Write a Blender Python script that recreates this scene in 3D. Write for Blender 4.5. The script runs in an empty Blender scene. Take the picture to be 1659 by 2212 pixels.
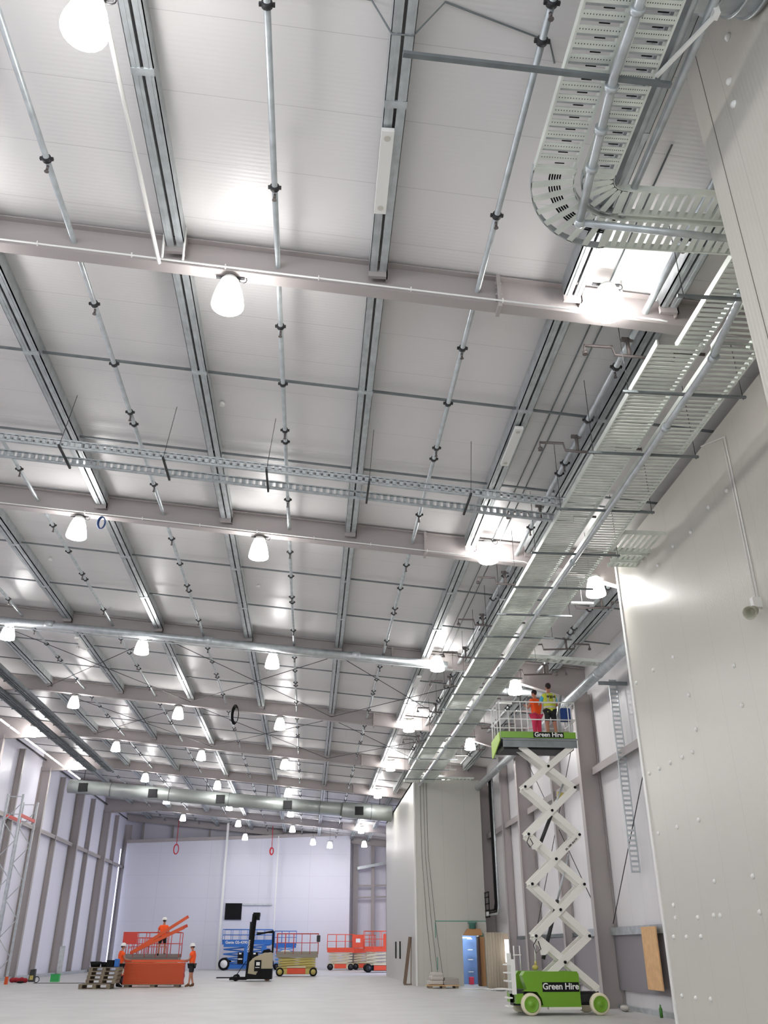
import bpy, bmesh, math, random
from mathutils import Vector, Matrix
random.seed(7)
C = bpy.context.scene.collection
SC = bpy.context.scene
PI = math.pi
# ------------------------------------------------------------------ camera
PITCH, YAW, FPX = math.radians(27.1), math.radians(4.6), 1845.0
cam_data = bpy.data.cameras.new('camera')
cam_data.sensor_fit = 'VERTICAL'; cam_data.sensor_height = 36.0
cam_data.lens = 36.0 * FPX / 2212.0
cam_data.clip_end = 300; cam_data.clip_start = 0.05
cam = bpy.data.objects.new('camera', cam_data); C.objects.link(cam)
fwd = Vector((math.sin(YAW)*math.cos(PITCH), math.cos(YAW)*math.cos(PITCH), math.sin(PITCH)))
rgt = Vector((math.cos(YAW), -math.sin(YAW), 0)); upv = rgt.cross(fwd)
M = Matrix(((rgt.x, upv.x, -fwd.x), (rgt.y, upv.y, -fwd.y), (rgt.z, upv.z, -fwd.z))).to_4x4()
M.translation = Vector((0, 0, 1.6)); cam.matrix_world = M
SC.camera = cam
# ------------------------------------------------------------------ world, light, exposure
w = bpy.data.worlds.new('world'); SC.world = w; w.use_nodes = True
w.node_tree.nodes['Background'].inputs[0].default_value = (0.78, 0.86, 1.0, 1)
w.node_tree.nodes['Background'].inputs[1].default_value = 1.0
SC.view_settings.view_transform = 'Standard'; SC.view_settings.look = 'None'
SC.view_settings.gamma = 1; SC.view_settings.use_curve_mapping = False
SC.view_settings.exposure = -0.06
SC.cycles.max_bounces = 8; SC.cycles.diffuse_bounces = 6; SC.cycles.glossy_bounces = 3
SC.cycles.sample_clamp_indirect = 10; SC.cycles.use_denoising = True
SC.cycles.use_light_tree = True; SC.cycles.caustics_reflective = False
def area(name, loc, size, sizey, energy, col, direction):
    l = bpy.data.lights.new(name, 'AREA'); l.shape = 'RECTANGLE'; l.size = size; l.size_y = sizey
    l.energy = energy; l.color = col
    o = bpy.data.objects.new(name, l); C.objects.link(o); o.location = loc
    o.rotation_euler = Vector(direction).to_track_quat('-Z', 'Y').to_euler(); return o
# daylight through the open roller door in the right wall past the insulated room
area('daylight_door', (9.9, 72.6, 3.2), 7.5, 6, 800, (0.5, 0.6, 1.0), (-1, 0, -0.05))
# added fill light behind the camera, where the shell is left open
area('rear_fill', (-6, -10, 5.5), 24, 10, 1500, (0.95, 0.97, 1.0), (0, 1, 0.1))
LAMP_E = 36.0
SLOPE = 0.087
def zb(x): return 10.87 - SLOPE*x           # underside of the rafters
def zr(x): return 11.50 - SLOPE*x           # underside of the roof sheets
FY = [10.4 + 9.5*k for k in range(-2, 9)]   # frame positions along the building
FY[-1] = 86.6
# ------------------------------------------------------------------ materials
def srgb(r, g, b):
    f = lambda c: (c/255/12.92) if c/255 <= 0.04045 else ((c/255+0.055)/1.055)**2.4
    return (f(r), f(g), f(b), 1)
MATS = {}
def mat(name, col, rough=0.5, metal=0.0, noise=0.0, nscale=6.0, spec=0.5, emit=None, es=0, alpha=1, rib=None, seam=None, trans=0):
    if name in MATS: return MATS[name]
    m = bpy.data.materials.new(name); m.use_nodes = True; MATS[name] = m
    nt = m.node_tree; b = nt.nodes['Principled BSDF']; N = nt.nodes.new; L = nt.links.new
    b.inputs['Base Color'].default_value = col; b.inputs['Roughness'].default_value = rough
    b.inputs['Metallic'].default_value = metal; b.inputs['Specular IOR Level'].default_value = spec
    if emit: b.inputs['Emission Color'].default_value = emit; b.inputs['Emission Strength'].default_value = es
    if alpha < 1: b.inputs['Alpha'].default_value = alpha
    if trans: b.inputs['Transmission Weight'].default_value = trans
    tc = N('ShaderNodeTexCoord')
    colsock = None
    if noise:
        n = N('ShaderNodeTexNoise'); n.inputs['Scale'].default_value = nscale; n.inputs['Detail'].default_value = 5
        L(tc.outputs['Object'], n.inputs['Vector'])
        r = N('ShaderNodeValToRGB')
        r.color_ramp.elements[0].position = 0.32; r.color_ramp.elements[1].position = 0.68
        r.color_ramp.elements[0].color = tuple(c*(1-noise) for c in col[:3])+(1,)
        r.color_ramp.elements[1].color = tuple(min(1, c*(1+noise)) for c in col[:3])+(1,)
        L(n.outputs['Fac'], r.inputs['Fac']); colsock = r.outputs['Color']
    if seam:                                   # dark hairline joints between sheets: (axis, pitch, width, darkness)
        for (ax, pitch, wd, dk) in seam:
            sp = N('ShaderNodeSeparateXYZ'); L(tc.outputs['Object'], sp.inputs[0])
            a = N('ShaderNodeMath'); a.operation = 'MULTIPLY'; a.inputs[1].default_value = 1/pitch; L(sp.outputs[ax], a.inputs[0])
            f = N('ShaderNodeMath'); f.operation = 'FRACT'; L(a.outputs[0], f.inputs[0])
            c = N('ShaderNodeMath'); c.operation = 'LESS_THAN'; c.inputs[1].default_value = wd/pitch; L(f.outputs[0], c.inputs[0])
            mx = N('ShaderNodeMixRGB'); mx.inputs[2].default_value = tuple(q*dk for q in col[:3])+(1,)
            L(c.outputs[0], mx.inputs[0])
            if colsock: L(colsock, mx.inputs[1])
            else: mx.inputs[1].default_value = col
            colsock = mx.outputs[0]
    if colsock: L(colsock, b.inputs['Base Color'])
    if rib:                                    # pressed ribs: (axis, pitch, strength)
        ax, pitch, st = rib
        wv = N('ShaderNodeTexWave'); wv.bands_direction = 'XYZ'[ax]; wv.inputs['Scale'].default_value = 0.314/pitch
        L(tc.outputs['Object'], wv.inputs['Vector'])
        bp = N('ShaderNodeBump'); bp.inputs['Strength'].default_value = st; bp.inputs['Distance'].default_value = 0.01
        L(wv.outputs['Fac'], bp.inputs['Height']); L(bp.outputs[0], b.inputs['Normal'])
    return m
ROOF = mat('roof_panel', srgb(224, 222, 221), 0.38, rib=(1, 0.07, 0.13), seam=[(1, 1.1, 0.010, 0.78)], spec=0.45)
PANEL = mat('wall_panel', srgb(228, 226, 227), 0.38, rib=(1, 0.1, 0.12), seam=[(1, 1.1, 0.012, 0.75)])
PANELL = mat('left_wall_panel', srgb(232, 231, 243), 0.38, rib=(1, 0.1, 0.1), seam=[(1, 1.1, 0.012, 0.8)])
GLOWSTRIP = mat('glow_strip', (1, 1, 1, 1), 0.5, emit=(0.72, 0.78, 1.0, 1), es=3.5)  # emission for the added strip beside the partition
PANELF = mat('far_panel', srgb(220, 220, 230), 0.4, seam=[(2, 1.9, 0.03, 0.9), (0, 4.6, 0.03, 0.86)])
CREAM = mat('cream_panel', srgb(198, 195, 185), 0.3, rib=(1, 0.06, 0.12), seam=[(1, 1.15, 0.008, 0.8)], spec=0.6)
CREAMX = mat('room_panel', srgb(194, 193, 184), 0.4, rib=(0, 0.08, 0.08), seam=[(0, 1.15, 0.012, 0.8)])
CONC = mat('concrete', srgb(186, 186, 184), 0.45, noise=0.07, nscale=0.7)
STEEL = mat('grey_painted_steel', srgb(170, 163, 161), 0.42)
GALV = mat('galvanised_steel', srgb(188, 194, 196), 0.36, 0.55, noise=0.14, nscale=5)
GALVD = mat('dull_galvanised_steel', srgb(120, 126, 128), 0.5, 0.5, noise=0.15, nscale=4)
TRAY = mat('tray_steel', srgb(222, 228, 220), 0.35, 0.3, noise=0.1, nscale=3)
WHITE = mat('white_enamel', srgb(232, 232, 228), 0.35)
WARM = mat('lift_white', srgb(226, 224, 216), 0.4)
BLACK = mat('black_rubber', srgb(20, 20, 22), 0.7, spec=0.2)
DUCT = mat('duct_metal', srgb(158, 164, 160), 0.45, 0.35, noise=0.06, nscale=2, rib=(0, 0.12, 0.1))
DARK = mat('dark_metal', srgb(52, 52, 54), 0.5, 0.3)
PIPEB = mat('brown_iron_pipe', srgb(112, 104, 102), 0.5, 0.3)
GLOW = mat('lamp_glow', (1, 1, 1, 1), 0.4, emit=(1.0, 0.98, 0.965, 1), es=LAMP_E)
LENS = mat('lamp_lens_glow', (1, 1, 1, 1), 0.4, emit=(1.0, 0.98, 0.965, 1), es=215)
TUBE = mat('tube_glow', (1, 1, 1, 1), 0.4, emit=(1.0, 0.98, 0.95, 1), es=4)
GREEN = mat('lime_paint', srgb(110, 160, 38), 0.38)
TYRE = mat('cream_tyre', srgb(226, 218, 190), 0.7)
ORANGE = mat('orange_paint', srgb(216, 88, 32), 0.45)
RED = mat('red_paint', srgb(205, 62, 48), 0.45)
LIFTOR = mat('orange_red_paint', srgb(232, 84, 52), 0.45)
YELLOW = mat('mustard_paint', srgb(196, 180, 100), 0.5)
CREAMP = mat('cream_paint', srgb(214, 202, 168), 0.5)
BLUE = mat('blue_paint', srgb(36, 108, 190), 0.45)
TRUCKC = mat('beige_paint', srgb(178, 168, 140), 0.5)
WOOD = mat('pallet_wood', srgb(128, 116, 98), 0.8, noise=0.25, nscale=9)
PLY = mat('plywood', srgb(222, 178, 128), 0.6, noise=0.1, nscale=5)
GREYW = mat('grey_sheet', srgb(134, 130, 134), 0.5, rib=(1, 0.5, 0.05))
POLY = mat('polythene', srgb(215, 205, 185), 0.3, alpha=0.45)
HIORANGE = mat('orange_shirt', srgb(255, 92, 30), 0.8)
HIYEL = mat('yellow_vest', srgb(206, 212, 70), 0.75)
SILVERT = mat('reflective_tape', srgb(200, 198, 190), 0.4)
NAVY = mat('navy_cloth', srgb(40, 40, 62), 0.85)
BLKC = mat('black_cloth', srgb(34, 34, 38), 0.85)
PINK = mat('pink_cloth', srgb(222, 60, 98), 0.85)
SKYB = mat('light_blue_cloth', srgb(90, 180, 215), 0.85)
SKIN = mat('skin', srgb(188, 128, 104), 0.6)
HAIR = mat('dark_hair', srgb(40, 28, 28), 0.7)
BOOT = mat('boot_leather', srgb(110, 78, 52), 0.8)
REDPIPE = mat('red_hose', srgb(200, 30, 45), 0.5)
BLUEC = mat('blue_hose', srgb(50, 80, 130), 0.5)
TAPE = mat('green_tape', srgb(60, 150, 130), 0.6)
# ------------------------------------------------------------------ mesh helpers
class MB:
    def __init__(s): s.v = []; s.f = []; s.sm = []
    def quadbox(s, P):          # 8 corners: bottom 4 ccw, top 4 ccw
        n = len(s.v); s.v += [tuple(p) for p in P]
        for f in ((0,3,2,1),(4,5,6,7),(0,1,5,4),(1,2,6,5),(2,3,7,6),(3,0,4,7)): s.f.append(tuple(n+i for i in f)); s.sm.append(False)
        return s
    def box(s, x0, x1, y0, y1, z0, z1):
        return s.quadbox([(x0,y0,z0),(x1,y0,z0),(x1,y1,z0),(x0,y1,z0),(x0,y0,z1),(x1,y0,z1),(x1,y1,z1),(x0,y1,z1)])
    def bar(s, a, b, wd, ht, up=(0,0,1)):
        a = Vector(a); b = Vector(b); d = (b-a).normalized(); u = Vector(up)
        if abs(d.dot(u)) > 0.98: u = Vector((0,1,0))
        r = d.cross(u).normalized(); u = r.cross(d).normalized(); r = r*wd/2; u = u*ht/2
        return s.quadbox([a-r-u, a+r-u, b+r-u, b-r-u, a-r+u, a+r+u, b+r+u, b-r+u])
    def tube(s, pts, r, n=10, cap=True, closed=False):
        pts = [Vector(p) for p in pts]; base = len(s.v); m = len(pts)
        prev = None
        for i, p in enumerate(pts):
            if closed: d = (pts[(i+1) % m]-pts[i-1]).normalized()
            else: d = (pts[min(i+1, m-1)]-pts[max(i-1, 0)]).normalized()
            if prev is None:
                u = Vector((0,0,1)) if abs(d.z) < 0.9 else Vector((1,0,0))
                u = (u-d*u.dot(d)).normalized()
            else: u = (prev-d*prev.dot(d)).normalized()
            prev = u; v = d.cross(u)
            rr = r[i] if isinstance(r, (list, tuple)) else r
            for k in range(n):
                a = 2*PI*k/n; s.v.append(tuple(p+(u*math.cos(a)+v*math.sin(a))*rr))
        for i in range(m if closed else m-1):
            j = (i+1) % m
            for k in range(n):
                k2 = (k+1) % n
                s.f.append((base+i*n+k, base+i*n+k2, base+j*n+k2, base+j*n+k)); s.sm.append(True)
        if cap and not closed:
            s.f.append(tuple(base+k for k in range(n))[::-1]); s.sm.append(False)
            s.f.append(tuple(base+(m-1)*n+k for k in range(n))); s.sm.append(False)
        return s
    def lathe(s, prof, c, axis=(0,0,1), n=16):     # prof: (r, h) pairs
        c = Vector(c); d = Vector(axis).normalized()
        pts = [c+d*h for r, h in prof]
        u = Vector((1,0,0)) if abs(d.x) < 0.9 else Vector((0,1,0)); u = (u-d*u.dot(d)).normalized(); v = d.cross(u)
        base = len(s.v); m = len(prof)
        for (r, h), p in zip(prof, pts):
            for k in range(n):
                a = 2*PI*k/n; s.v.append(tuple(p+(u*math.cos(a)+v*math.sin(a))*max(r, 1e-4)))
        for i in range(m-1):
            for k in range(n):
                k2 = (k+1) % n
                s.f.append((base+i*n+k, base+i*n+k2, base+(i+1)*n+k2, base+(i+1)*n+k)); s.sm.append(True)
        s.f.append(tuple(base+k for k in range(n))[::-1]); s.sm.append(False)
        s.f.append(tuple(base+(m-1)*n+k for k in range(n))); s.sm.append(False)
        return s
    def ball(s, c, rx, ry, rz, n=12, m=8):
        pr = []; base = len(s.v)
        for i in range(m+1):
            t = PI*i/m
            for k in range(n):
                a = 2*PI*k/n
                s.v.append((c[0]+rx*math.sin(t)*math.cos(a), c[1]+ry*math.sin(t)*math.sin(a), c[2]-rz*math.cos(t)))
        for i in range(m):
            for k in range(n):
                k2 = (k+1) % n
                s.f.append((base+i*n+k, base+i*n+k2, base+(i+1)*n+k2, base+(i+1)*n+k)); s.sm.append(True)
        return s
    def prism(s, poly, y0, y1, axis=1):        # polygon extruded along an axis; poly in the other two
        n = len(s.v); m = len(poly)
        def P(a, b, t): return (a, t, b) if axis == 1 else ((t, a, b) if axis == 0 else (a, b, t))
        s.v += [P(a, b, y0) for a, b in poly]+[P(a, b, y1) for a, b in poly]
        s.f.append(tuple(range(n, n+m))); s.sm.append(False); s.f.append(tuple(range(n+2*m-1, n+m-1, -1))); s.sm.append(False)
        for i in range(m):
            j = (i+1) % m; s.f.append((n+i, n+m+i, n+m+j, n+j)); s.sm.append(False)
        return s
    def build(s, name, m, parent=None, loc=None, bevel=0):
        me = bpy.data.meshes.new(name); v = s.v
        o = bpy.data.objects.new(name, me)
        if parent is None and loc is None:     # put the origin at the base centre
            xs = [p[0] for p in v]; ys = [p[1] for p in v]; zs = [p[2] for p in v]
            loc = ((min(xs)+max(xs))/2, (min(ys)+max(ys))/2, min(zs))
            if m in (ROOF, PANEL, PANELL, PANELF, CREAM, CREAMX, CONC, GREYW): loc = (0, 0, 0)
        if parent is not None: loc = (0, 0, 0)
        me.from_pydata([(p[0]-loc[0], p[1]-loc[1], p[2]-loc[2]) for p in v], [], s.f)
        me.polygons.foreach_set('use_smooth', s.sm)
        me.materials.append(m)
        bm = bmesh.new(); bm.from_mesh(me); bmesh.ops.recalc_face_normals(bm, faces=bm.faces); bm.to_mesh(me); bm.free()
        me.update(); C.objects.link(o); o.location = loc
        if parent is not None: o.parent = parent
        if bevel:
            b = o.modifiers.new('bevel', 'BEVEL'); b.width = bevel; b.segments = 2; b.limit_method = 'ANGLE'
        return o
def tag(o, label, cat, group=None, kind=None):
    o['label'] = label; o['category'] = cat
    if group: o['group'] = group
    if kind: o['kind'] = kind
    return o
def struct(o, label=None): 
    o['kind'] = 'structure'
    if label: o['label'] = label; o['category'] = 'building'
    return o
def empty(name, loc, label, cat, group=None, rz=0, kind=None):
    o = bpy.data.objects.new(name, None); C.objects.link(o); o.location = loc; o.rotation_euler = (0, 0, rz)
    o.empty_display_size = 0.2
    return tag(o, label, cat, group, kind)
def kids(o): return [c for c in bpy.data.objects if c.parent == o]
def copy_tree(o, loc=None, rz=None):
    c = o.copy(); C.objects.link(c)
    if loc is not None: c.location = loc
    if rz is not None: c.rotation_euler = (0, 0, rz)
    for ch in KIDS[o.name]:
        d = ch.copy(); C.objects.link(d); d.parent = c
        for g in KIDS.get(ch.name, []):
            e = g.copy(); C.objects.link(e); e.parent = d
    return c
KIDS = {}
def reg(o):
    KIDS[o.name] = kids(o)
    for k in KIDS[o.name]: KIDS[k.name] = kids(k)
    return o
def text(s, size, m, parent, loc, rot, name='lettering', extrude=0.004):
    cu = bpy.data.curves.new(name, 'FONT'); cu.body = s; cu.size = size; cu.extrude = extrude; cu.align_x = 'CENTER'; cu.align_y = 'CENTER'
    cu.offset = size*0.02
    t = bpy.data.objects.new(name+'_tmp', cu); C.objects.link(t)
    bpy.context.view_layer.update()
    me = bpy.data.meshes.new_from_object(t.evaluated_get(bpy.context.evaluated_depsgraph_get()))
    bpy.data.objects.remove(t)
    me.materials.clear(); me.materials.append(m)
    o = bpy.data.objects.new(name, me); C.objects.link(o); o.location = loc; o.rotation_euler = rot; o.parent = parent
    return o
ORD = ['first', 'second', 'third', 'fourth', 'fifth', 'sixth', 'seventh', 'eighth', 'ninth', 'tenth', 'eleventh', 'twelfth']
FRAME = {-2: 'behind', -1: 'overhead', 0: 'nearest', 1: 'second', 2: 'third', 3: 'fourth', 4: 'fifth', 5: 'sixth', 6: 'seventh', 7: 'eighth', 8: 'farthest'}
# ================================================================== STRUCTURE
XL, XR = -17.4, 9.65
struct(MB().box(XL-0.3, XR+4, -14, 92, -0.2, 0).build('floor', CONC))
r = MB(); a, b_ = XL-0.3, XR+0.4
r.quadbox([(a,-12,zr(a)),(b_,-12,zr(b_)),(b_,90,zr(b_)),(a,90,zr(a)),(a,-12,zr(a)+.15),(b_,-12,zr(b_)+.15),(b_,90,zr(b_)+.15),(a,90,zr(a)+.15)])
struct(r.build('ceiling', ROOF))
struct(MB().box(XL-0.15, XL, -12, 90, 0, zr(XL)).build('wall_left', PANELL))
wr = MB().box(XR, XR+0.15, 19.3, 68.5, 0, zr(XR)).box(XR, XR+0.15, 68.5, 76.7, 6.3, zr(XR)).box(XR, XR+0.15, 76.7, 90, 0, zr(XR))
struct(wr.build('wall_right', PANEL))
struct(MB().prism([(XL, 0), (XR, 0), (XR, zr(XR)), (XL, zr(XL))], 88.3, 88.45).build('wall_far', PANELL))
# inner white partition in front of the gable, its top rising slightly to the right
pt = lambda x: 10.3 + 0.042*(x-XL)
wf = struct(MB().prism([(-16.95, 0), (3.75, 0), (3.75, pt(3.75)), (-16.95, pt(-16.95))], 86.0, 86.15).build('wall_partition', PANELF))
MB().prism([(-16.95, pt(-16.95)), (5.2, pt(5.2)), (5.2, pt(5.2)+.28), (-16.95, pt(-16.95)+.28)], 85.85, 86.05).build('head_channel', STEEL, wf)
struct(MB().box(XL+.002, XL+.02, 85.7, 85.95, .3, 9.8).build('partition_glow_strip', GLOWSTRIP))  # added glowing strip that brightens the partition's left edge, not a real opening
# near insulated room walls on the right
struct(MB().box(4.1, 4.35, -12, 6.33, 0, 10.85).box(4.35, 7.45, 6.08, 6.33, 0, 10.85).build('wall_near_room', CREAM))
W1 = struct(MB().box(7.43, XR, 6.33, 19.3, 0, 10.45).build('wall_side_room', CREAM))
trim = MB().box(4.095, 4.1, 6.07, 6.075, 0, 10.85)
struct(trim.build('trim_1', mat('joint_grey', srgb(96, 94, 88), .7)))
struct(MB().box(7.40, 7.43, 19.22, 19.33, 0, 10.45).build('trim_2', WHITE))
# bolt caps on the room walls
bolts = [(16.76,7.04),(17.89,7.10),(18.99,7.12),(14.29,6.11),(16.31,6.12),(14.27,5.39),(16.25,5.42),(16.56,5.05),(17.08,5.05),(17.72,5.06),(18.35,5.06),(18.96,5.07),(18.90,3.81),(17.85,3.81),(16.78,3.81),(16.53,2.71),(15.01,2.69),(18.62,2.40),(18.61,2.16),(17.51,2.14),(16.78,2.15),(16.51,2.14),(15.0,2.14),(18.85,1.82),(18.19,1.81),(17.5,1.81),(18.84,.78),(18.17,.77),(17.49,.78),(13.32,9.14),(14.1,9.2),(15.0,9.1),(15.9,9.2),(16.8,9.15)]
capme = MB().lathe([(0.045, 0), (0.045, 0.008), (0.03, 0.03), (0.012, 0.04)], (0, 0, 0), (-1, 0, 0), 10)
c0 = capme.build('bolt_cap', WHITE, W1); c0.location = (7.43, bolts[0][0], bolts[0][1])
for y, z in bolts[1:]:
    c = c0.copy(); C.objects.link(c); c.location = (7.43, y, z); c.parent = W1
W0 = bpy.data.objects['wall_near_room']
for y, z in [(5.45, 10.2), (5.62, 9.72), (5.65, 9.4)]:
    c = c0.copy(); C.objects.link(c); c.location = (4.1, y, z); c.parent = W0
# far insulated room with a doorway in its front face
B2X, B2Y, B2Z = 5.38, 47.3, 9.72
rm = MB().box(B2X, B2X+.15, B2Y, 65, 0, B2Z).box(B2X, 7.72, B2Y-.15, B2Y, 0, B2Z).box(8.55, 8.95, B2Y-.15, B2Y, 0, B2Z).box(7.72, 8.55, B2Y-.15, B2Y, 2.22, B2Z)
rm.box(B2X, 8.95, B2Y, 65, B2Z-.12, B2Z).box(8.8, 8.95, B2Y, 65, 0, B2Z-.12).box(B2X, 8.95, 64.85, 65, 0, B2Z-.12)
WB = struct(rm.build('wall_far_room', CREAMX))
MB().box(B2X-.02, B2X+.06, B2Y-.2, B2Y-.12, 0, B2Z).build('corner_trim', WHITE, WB)
# doors in its long side, seen as two dark handles
for yy in (55.0, 57.6):
    MB().box(B2X-.06, B2X, yy-.12, yy+.12, 1.1, 2.0).build('door_handle', BLACK, WB)
# ------------------------------------------------------------------ columns
left_n = 0
def hcol(name, x0, x1, y, top, label, m=STEEL, fw=0.3, grp=None):
    mb = MB().box(x0, x0+.02, y-fw/2, y+fw/2, 0, top).box(x1-.02, x1, y-fw/2, y+fw/2, 0, top).box(x0+.02, x1-.02, y-.01, y+.01, 0, top)
    o = mb.build(name, m); tag(o, label, 'column', grp)
    MB().box(x0-.06, x1+.02, y-fw/2-.05, y+fw/2+.05, 0, .025).build('base_plate', m, o).location = (-o.location.x, -o.location.y, -o.location.z)
    return o
for k, y in enumerate(FY):
    i = k-2
    if y < 0: continue
    if 3 < i:
        hcol('steel_column', XL+.02, XL+.62, y, 12.0, f'grey painted steel column on the left wall under the {FRAME[i]} roof beam', grp='columns along the left wall')
    if i < 8 and i > 3:
        hcol('steel_post', XL+.02, XL+.34, y+4.75, 12.2, f'narrower grey wall post on the left wall midway beyond the {FRAME[i]} roof beam', grp='posts along the left wall', fw=.2)
    if 2 <= i <= 4 or i >= 7:
        hcol('steel_column', 8.97, XR-.02, y-.3, 9.6, f'grey painted steel column on the right wall under the {FRAME[i]} roof beam', grp='columns along the right wall')
    if 2 <= i <= 3:
        hcol('steel_post', 9.25, XR-.02, y+4.4, 10.2, f'slim grey wall post on the right wall midway beyond the {FRAME[i]} roof beam', grp='posts along the right wall', fw=.22)
for j, (x, wv) in enumerate([(4.35, .5), (6.0, .3), (7.6, .3)]):
    o = MB().box(x-wv/2, x+wv/2, 87.6, 87.9, 0, zr(x)-.1).build('gable_post', STEEL)
    tag(o, ['broad grey steel post beside the right edge of the white partition', 'slim grey gable post right of the white partition', 'grey gable post closest to the right wall'][j], 'column', 'gable posts')
# girts on the walls
for k in range(4, 10):
    y0, y1 = FY[k], FY[k+1]
    o = MB().bar((XL+.16, y0+.05, 8.35), (XL+.16, y1-.05, 8.35), .3, .1).bar((XL+.28, y0+.05, 8.28), (XL+.28, y1-.05, 8.28), .03, .22).build('steel_girt', STEEL)
    tag(o, f'grey girt high on the left wall beyond the {FRAME[k-2]} roof beam', 'girt', 'girts on the left wall')
for k in range(3, 6):
    y0, y1 = FY[k], FY[k+1]
    if k == 3: y0 = 19.4
    o = MB().bar((9.5, y0+.05, 7.0), (9.5, y1-.45, 7.0), .28, .1).bar((9.37, y0+.05, 6.93), (9.37, y1-.45, 6.93), .03, .24).build('steel_girt', STEEL)
    tag(o, f'grey girt at mid height on the right wall beyond the {FRAME[k-2]} roof beam', 'girt', 'girts on the right wall')
for zz in (5.9, 6.9):
    o = MB().bar((4.6, 87.75, zz), (9.4, 87.75, zz+.15), .25, .12).build('gable_rail', STEEL)
    tag(o, 'grey horizontal rail crossing the gable posts, %s of the two' % ('lower' if zz < 6 else 'upper'), 'rail', 'gable rails')
o = MB().bar((4.5, 87.3, 8.4), (8.9, 87.3, 9.2), .3, .25).build('gable_duct', GALV); tag(o, 'pale metal channel rising to the right across the gable posts', 'channel')
for x, t in ((-16.0, 'leftmost'), (-13.2, 'second'), (-9.7, 'third'), (-6.0, 'fourth'), (-3.2, 'fifth'), (.1, 'sixth')):
    o = MB().box(x-.07, x+.07, 87.9, 88.2, 0, zr(x)-.03).build('gable_stud', STEEL); tag(o, f'thin grey stud above the white partition, {t} from the left', 'column', 'studs above the partition')
# two free standing white posts in front of the partition
for x, xt, lb in ((-7.75, 12.1, 'white pole standing before the partition left of the black square'), (-3.0, 11.0, 'thin white pole before the partition right of the black square')):
    wd = .2 if x < -5 else .1
    o = MB().box(x-wd/2, x+wd/2, 85.3, 85.3+wd, 0, xt).build('white_post', WHITE); tag(o, lb, 'post')
# ------------------------------------------------------------------ dado on the right wall
o = MB().box(XR-.12, XR-.02, 19.3, 43, .5, 1.98).build('grey_dado_sheet', GREYW); tag(o, 'long dark grey sheet along the foot of the right wall', 'wall sheet')
o = MB().box(XR-.2, XR-.02, 19.3, 31.5, 1.98, 2.2)
o = o.build('galvanised_rail', GALV); tag(o, 'galvanised rail capping the grey sheet on the right wall', 'rail')
o = MB().box(XR-.1, XR-.03, 31.5, 43, 2.0, 2.12).build('cable_bundle_rail', GALVD); tag(o, 'thin wall rail continuing beyond the galvanised rail behind the lift', 'rail')
o = MB().box(XR-.2, XR-.02, 19.3, 31, 0, .12).build('metal_channel', GALV); tag(o, 'metal channel lying along the foot of the right wall', 'channel')
# ================================================================== ROOF STEEL
purX = [-15.2, -12.0, -8.8, -5.62, -2.45, .73, 3.83, 5.38, 8.42]
for k, y in enumerate(FY):
    i = k-2
    if i < -1: continue
    x0, x1 = XL+.02, XR-.02
    e = empty('roof_beam', ((x0+x1)/2, y, 10.0), f'grey painted steel roof beam, {"the one just above the camera" if i == -1 else FRAME[i] + " from the camera" if i else "nearest one crossing the photo"}', 'beam', 'roof beams')
    ex = Vector(e.location)
    xs = [(x0, 11.75), (-13.8, zb(-13.8)-.15), (-13.0, zb(-13.0)), (6.1, zb(6.1)), (9.0, 9.5), (x1, 9.4)]
    if i == 8: xs = [(x0, zb(x0)), (x1, zb(x1))]
    mb = MB()
    for (xa, za), (xb, zb_) in zip(xs[:-1], xs[1:]):
        ta, tb = zr(xa)-.06, zr(xb)-.06
        for yy0, yy1, loa, lob, hia, hib in ((y-.11, y+.11, za, zb_, za+.02, zb_+.02), (y-.008, y+.008, za+.02, zb_+.02, ta-.02, tb-.02), (y-.11, y+.11, ta-.02, tb-.02, ta, tb)):
            mb.quadbox([Vector(p)-ex for p in ((xa,yy0,loa),(xb,yy0,lob),(xb,yy1,lob),(xa,yy1,loa),(xa,yy0,hia),(xb,yy0,hib),(xb,yy1,hib),(xa,yy1,hia))])
    mb.build('beam_section', STEEL, e)
    sp = MB().box(2.63-ex.x, 2.69-ex.x, -.13, .13, zb(2.66)-.06-10, zr(2.66)-10-.04)
    for dz in (.1, .22, .36, .46):
        for sy in (-.07, .07): sp.lathe([(.02, 0), (.02, .1)], (2.61-ex.x, sy, zb(2.66)+dz-10), (1, 0, 0), 6)
    if i < 8: sp.build('splice_plate', STEEL, e)
    if i < 6:
        for px in purX[1:]:
            cl = MB().box(px-.15-ex.x, px+.15-ex.x, -.17, -.11, zb(px)+.2-10, zb(px)+.34-10).box(px+.13-ex.x, px+.15-ex.x, -.17, -.01, zb(px)+.2-10, zr(px)-.1-10)
            cl.build('purlin_cleat', STEEL, e)
def purlin(px, y0, y1, wide):
    zz = 11.17-SLOPE*px; zt = zr(px)-.005; mb = MB()
    for sx in ((-.14, -.02), (.02, .14)) if wide else ((-.07, .07),):
        mb.box(px+sx[0], px+sx[1], y0, y1, zz, zz+.012)
        xo = px+(sx[0] if sx[0] < 0 else sx[1]-.008)
        mb.box(xo, xo+.008, y0, y1, zz, zt)
        mb.box(px+sx[0], px+sx[0]+.006, y0, y1, zz+.012, zz+.04); mb.box(px+sx[1]-.006, px+sx[1], y0, y1, zz+.012, zz+.04)
        mb.box(px+(sx[0]+sx[1])/2-.012, px+(sx[0]+sx[1])/2+.012, y0, y1, zz-.008, zz)
    for yy in (y0+3.0, y0+6.2):
        mb.box(px-.145, px+.145, yy-.05, yy+.05, zz-.012, zz+.02)
    return mb.build('roof_purlin', GALV)
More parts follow.
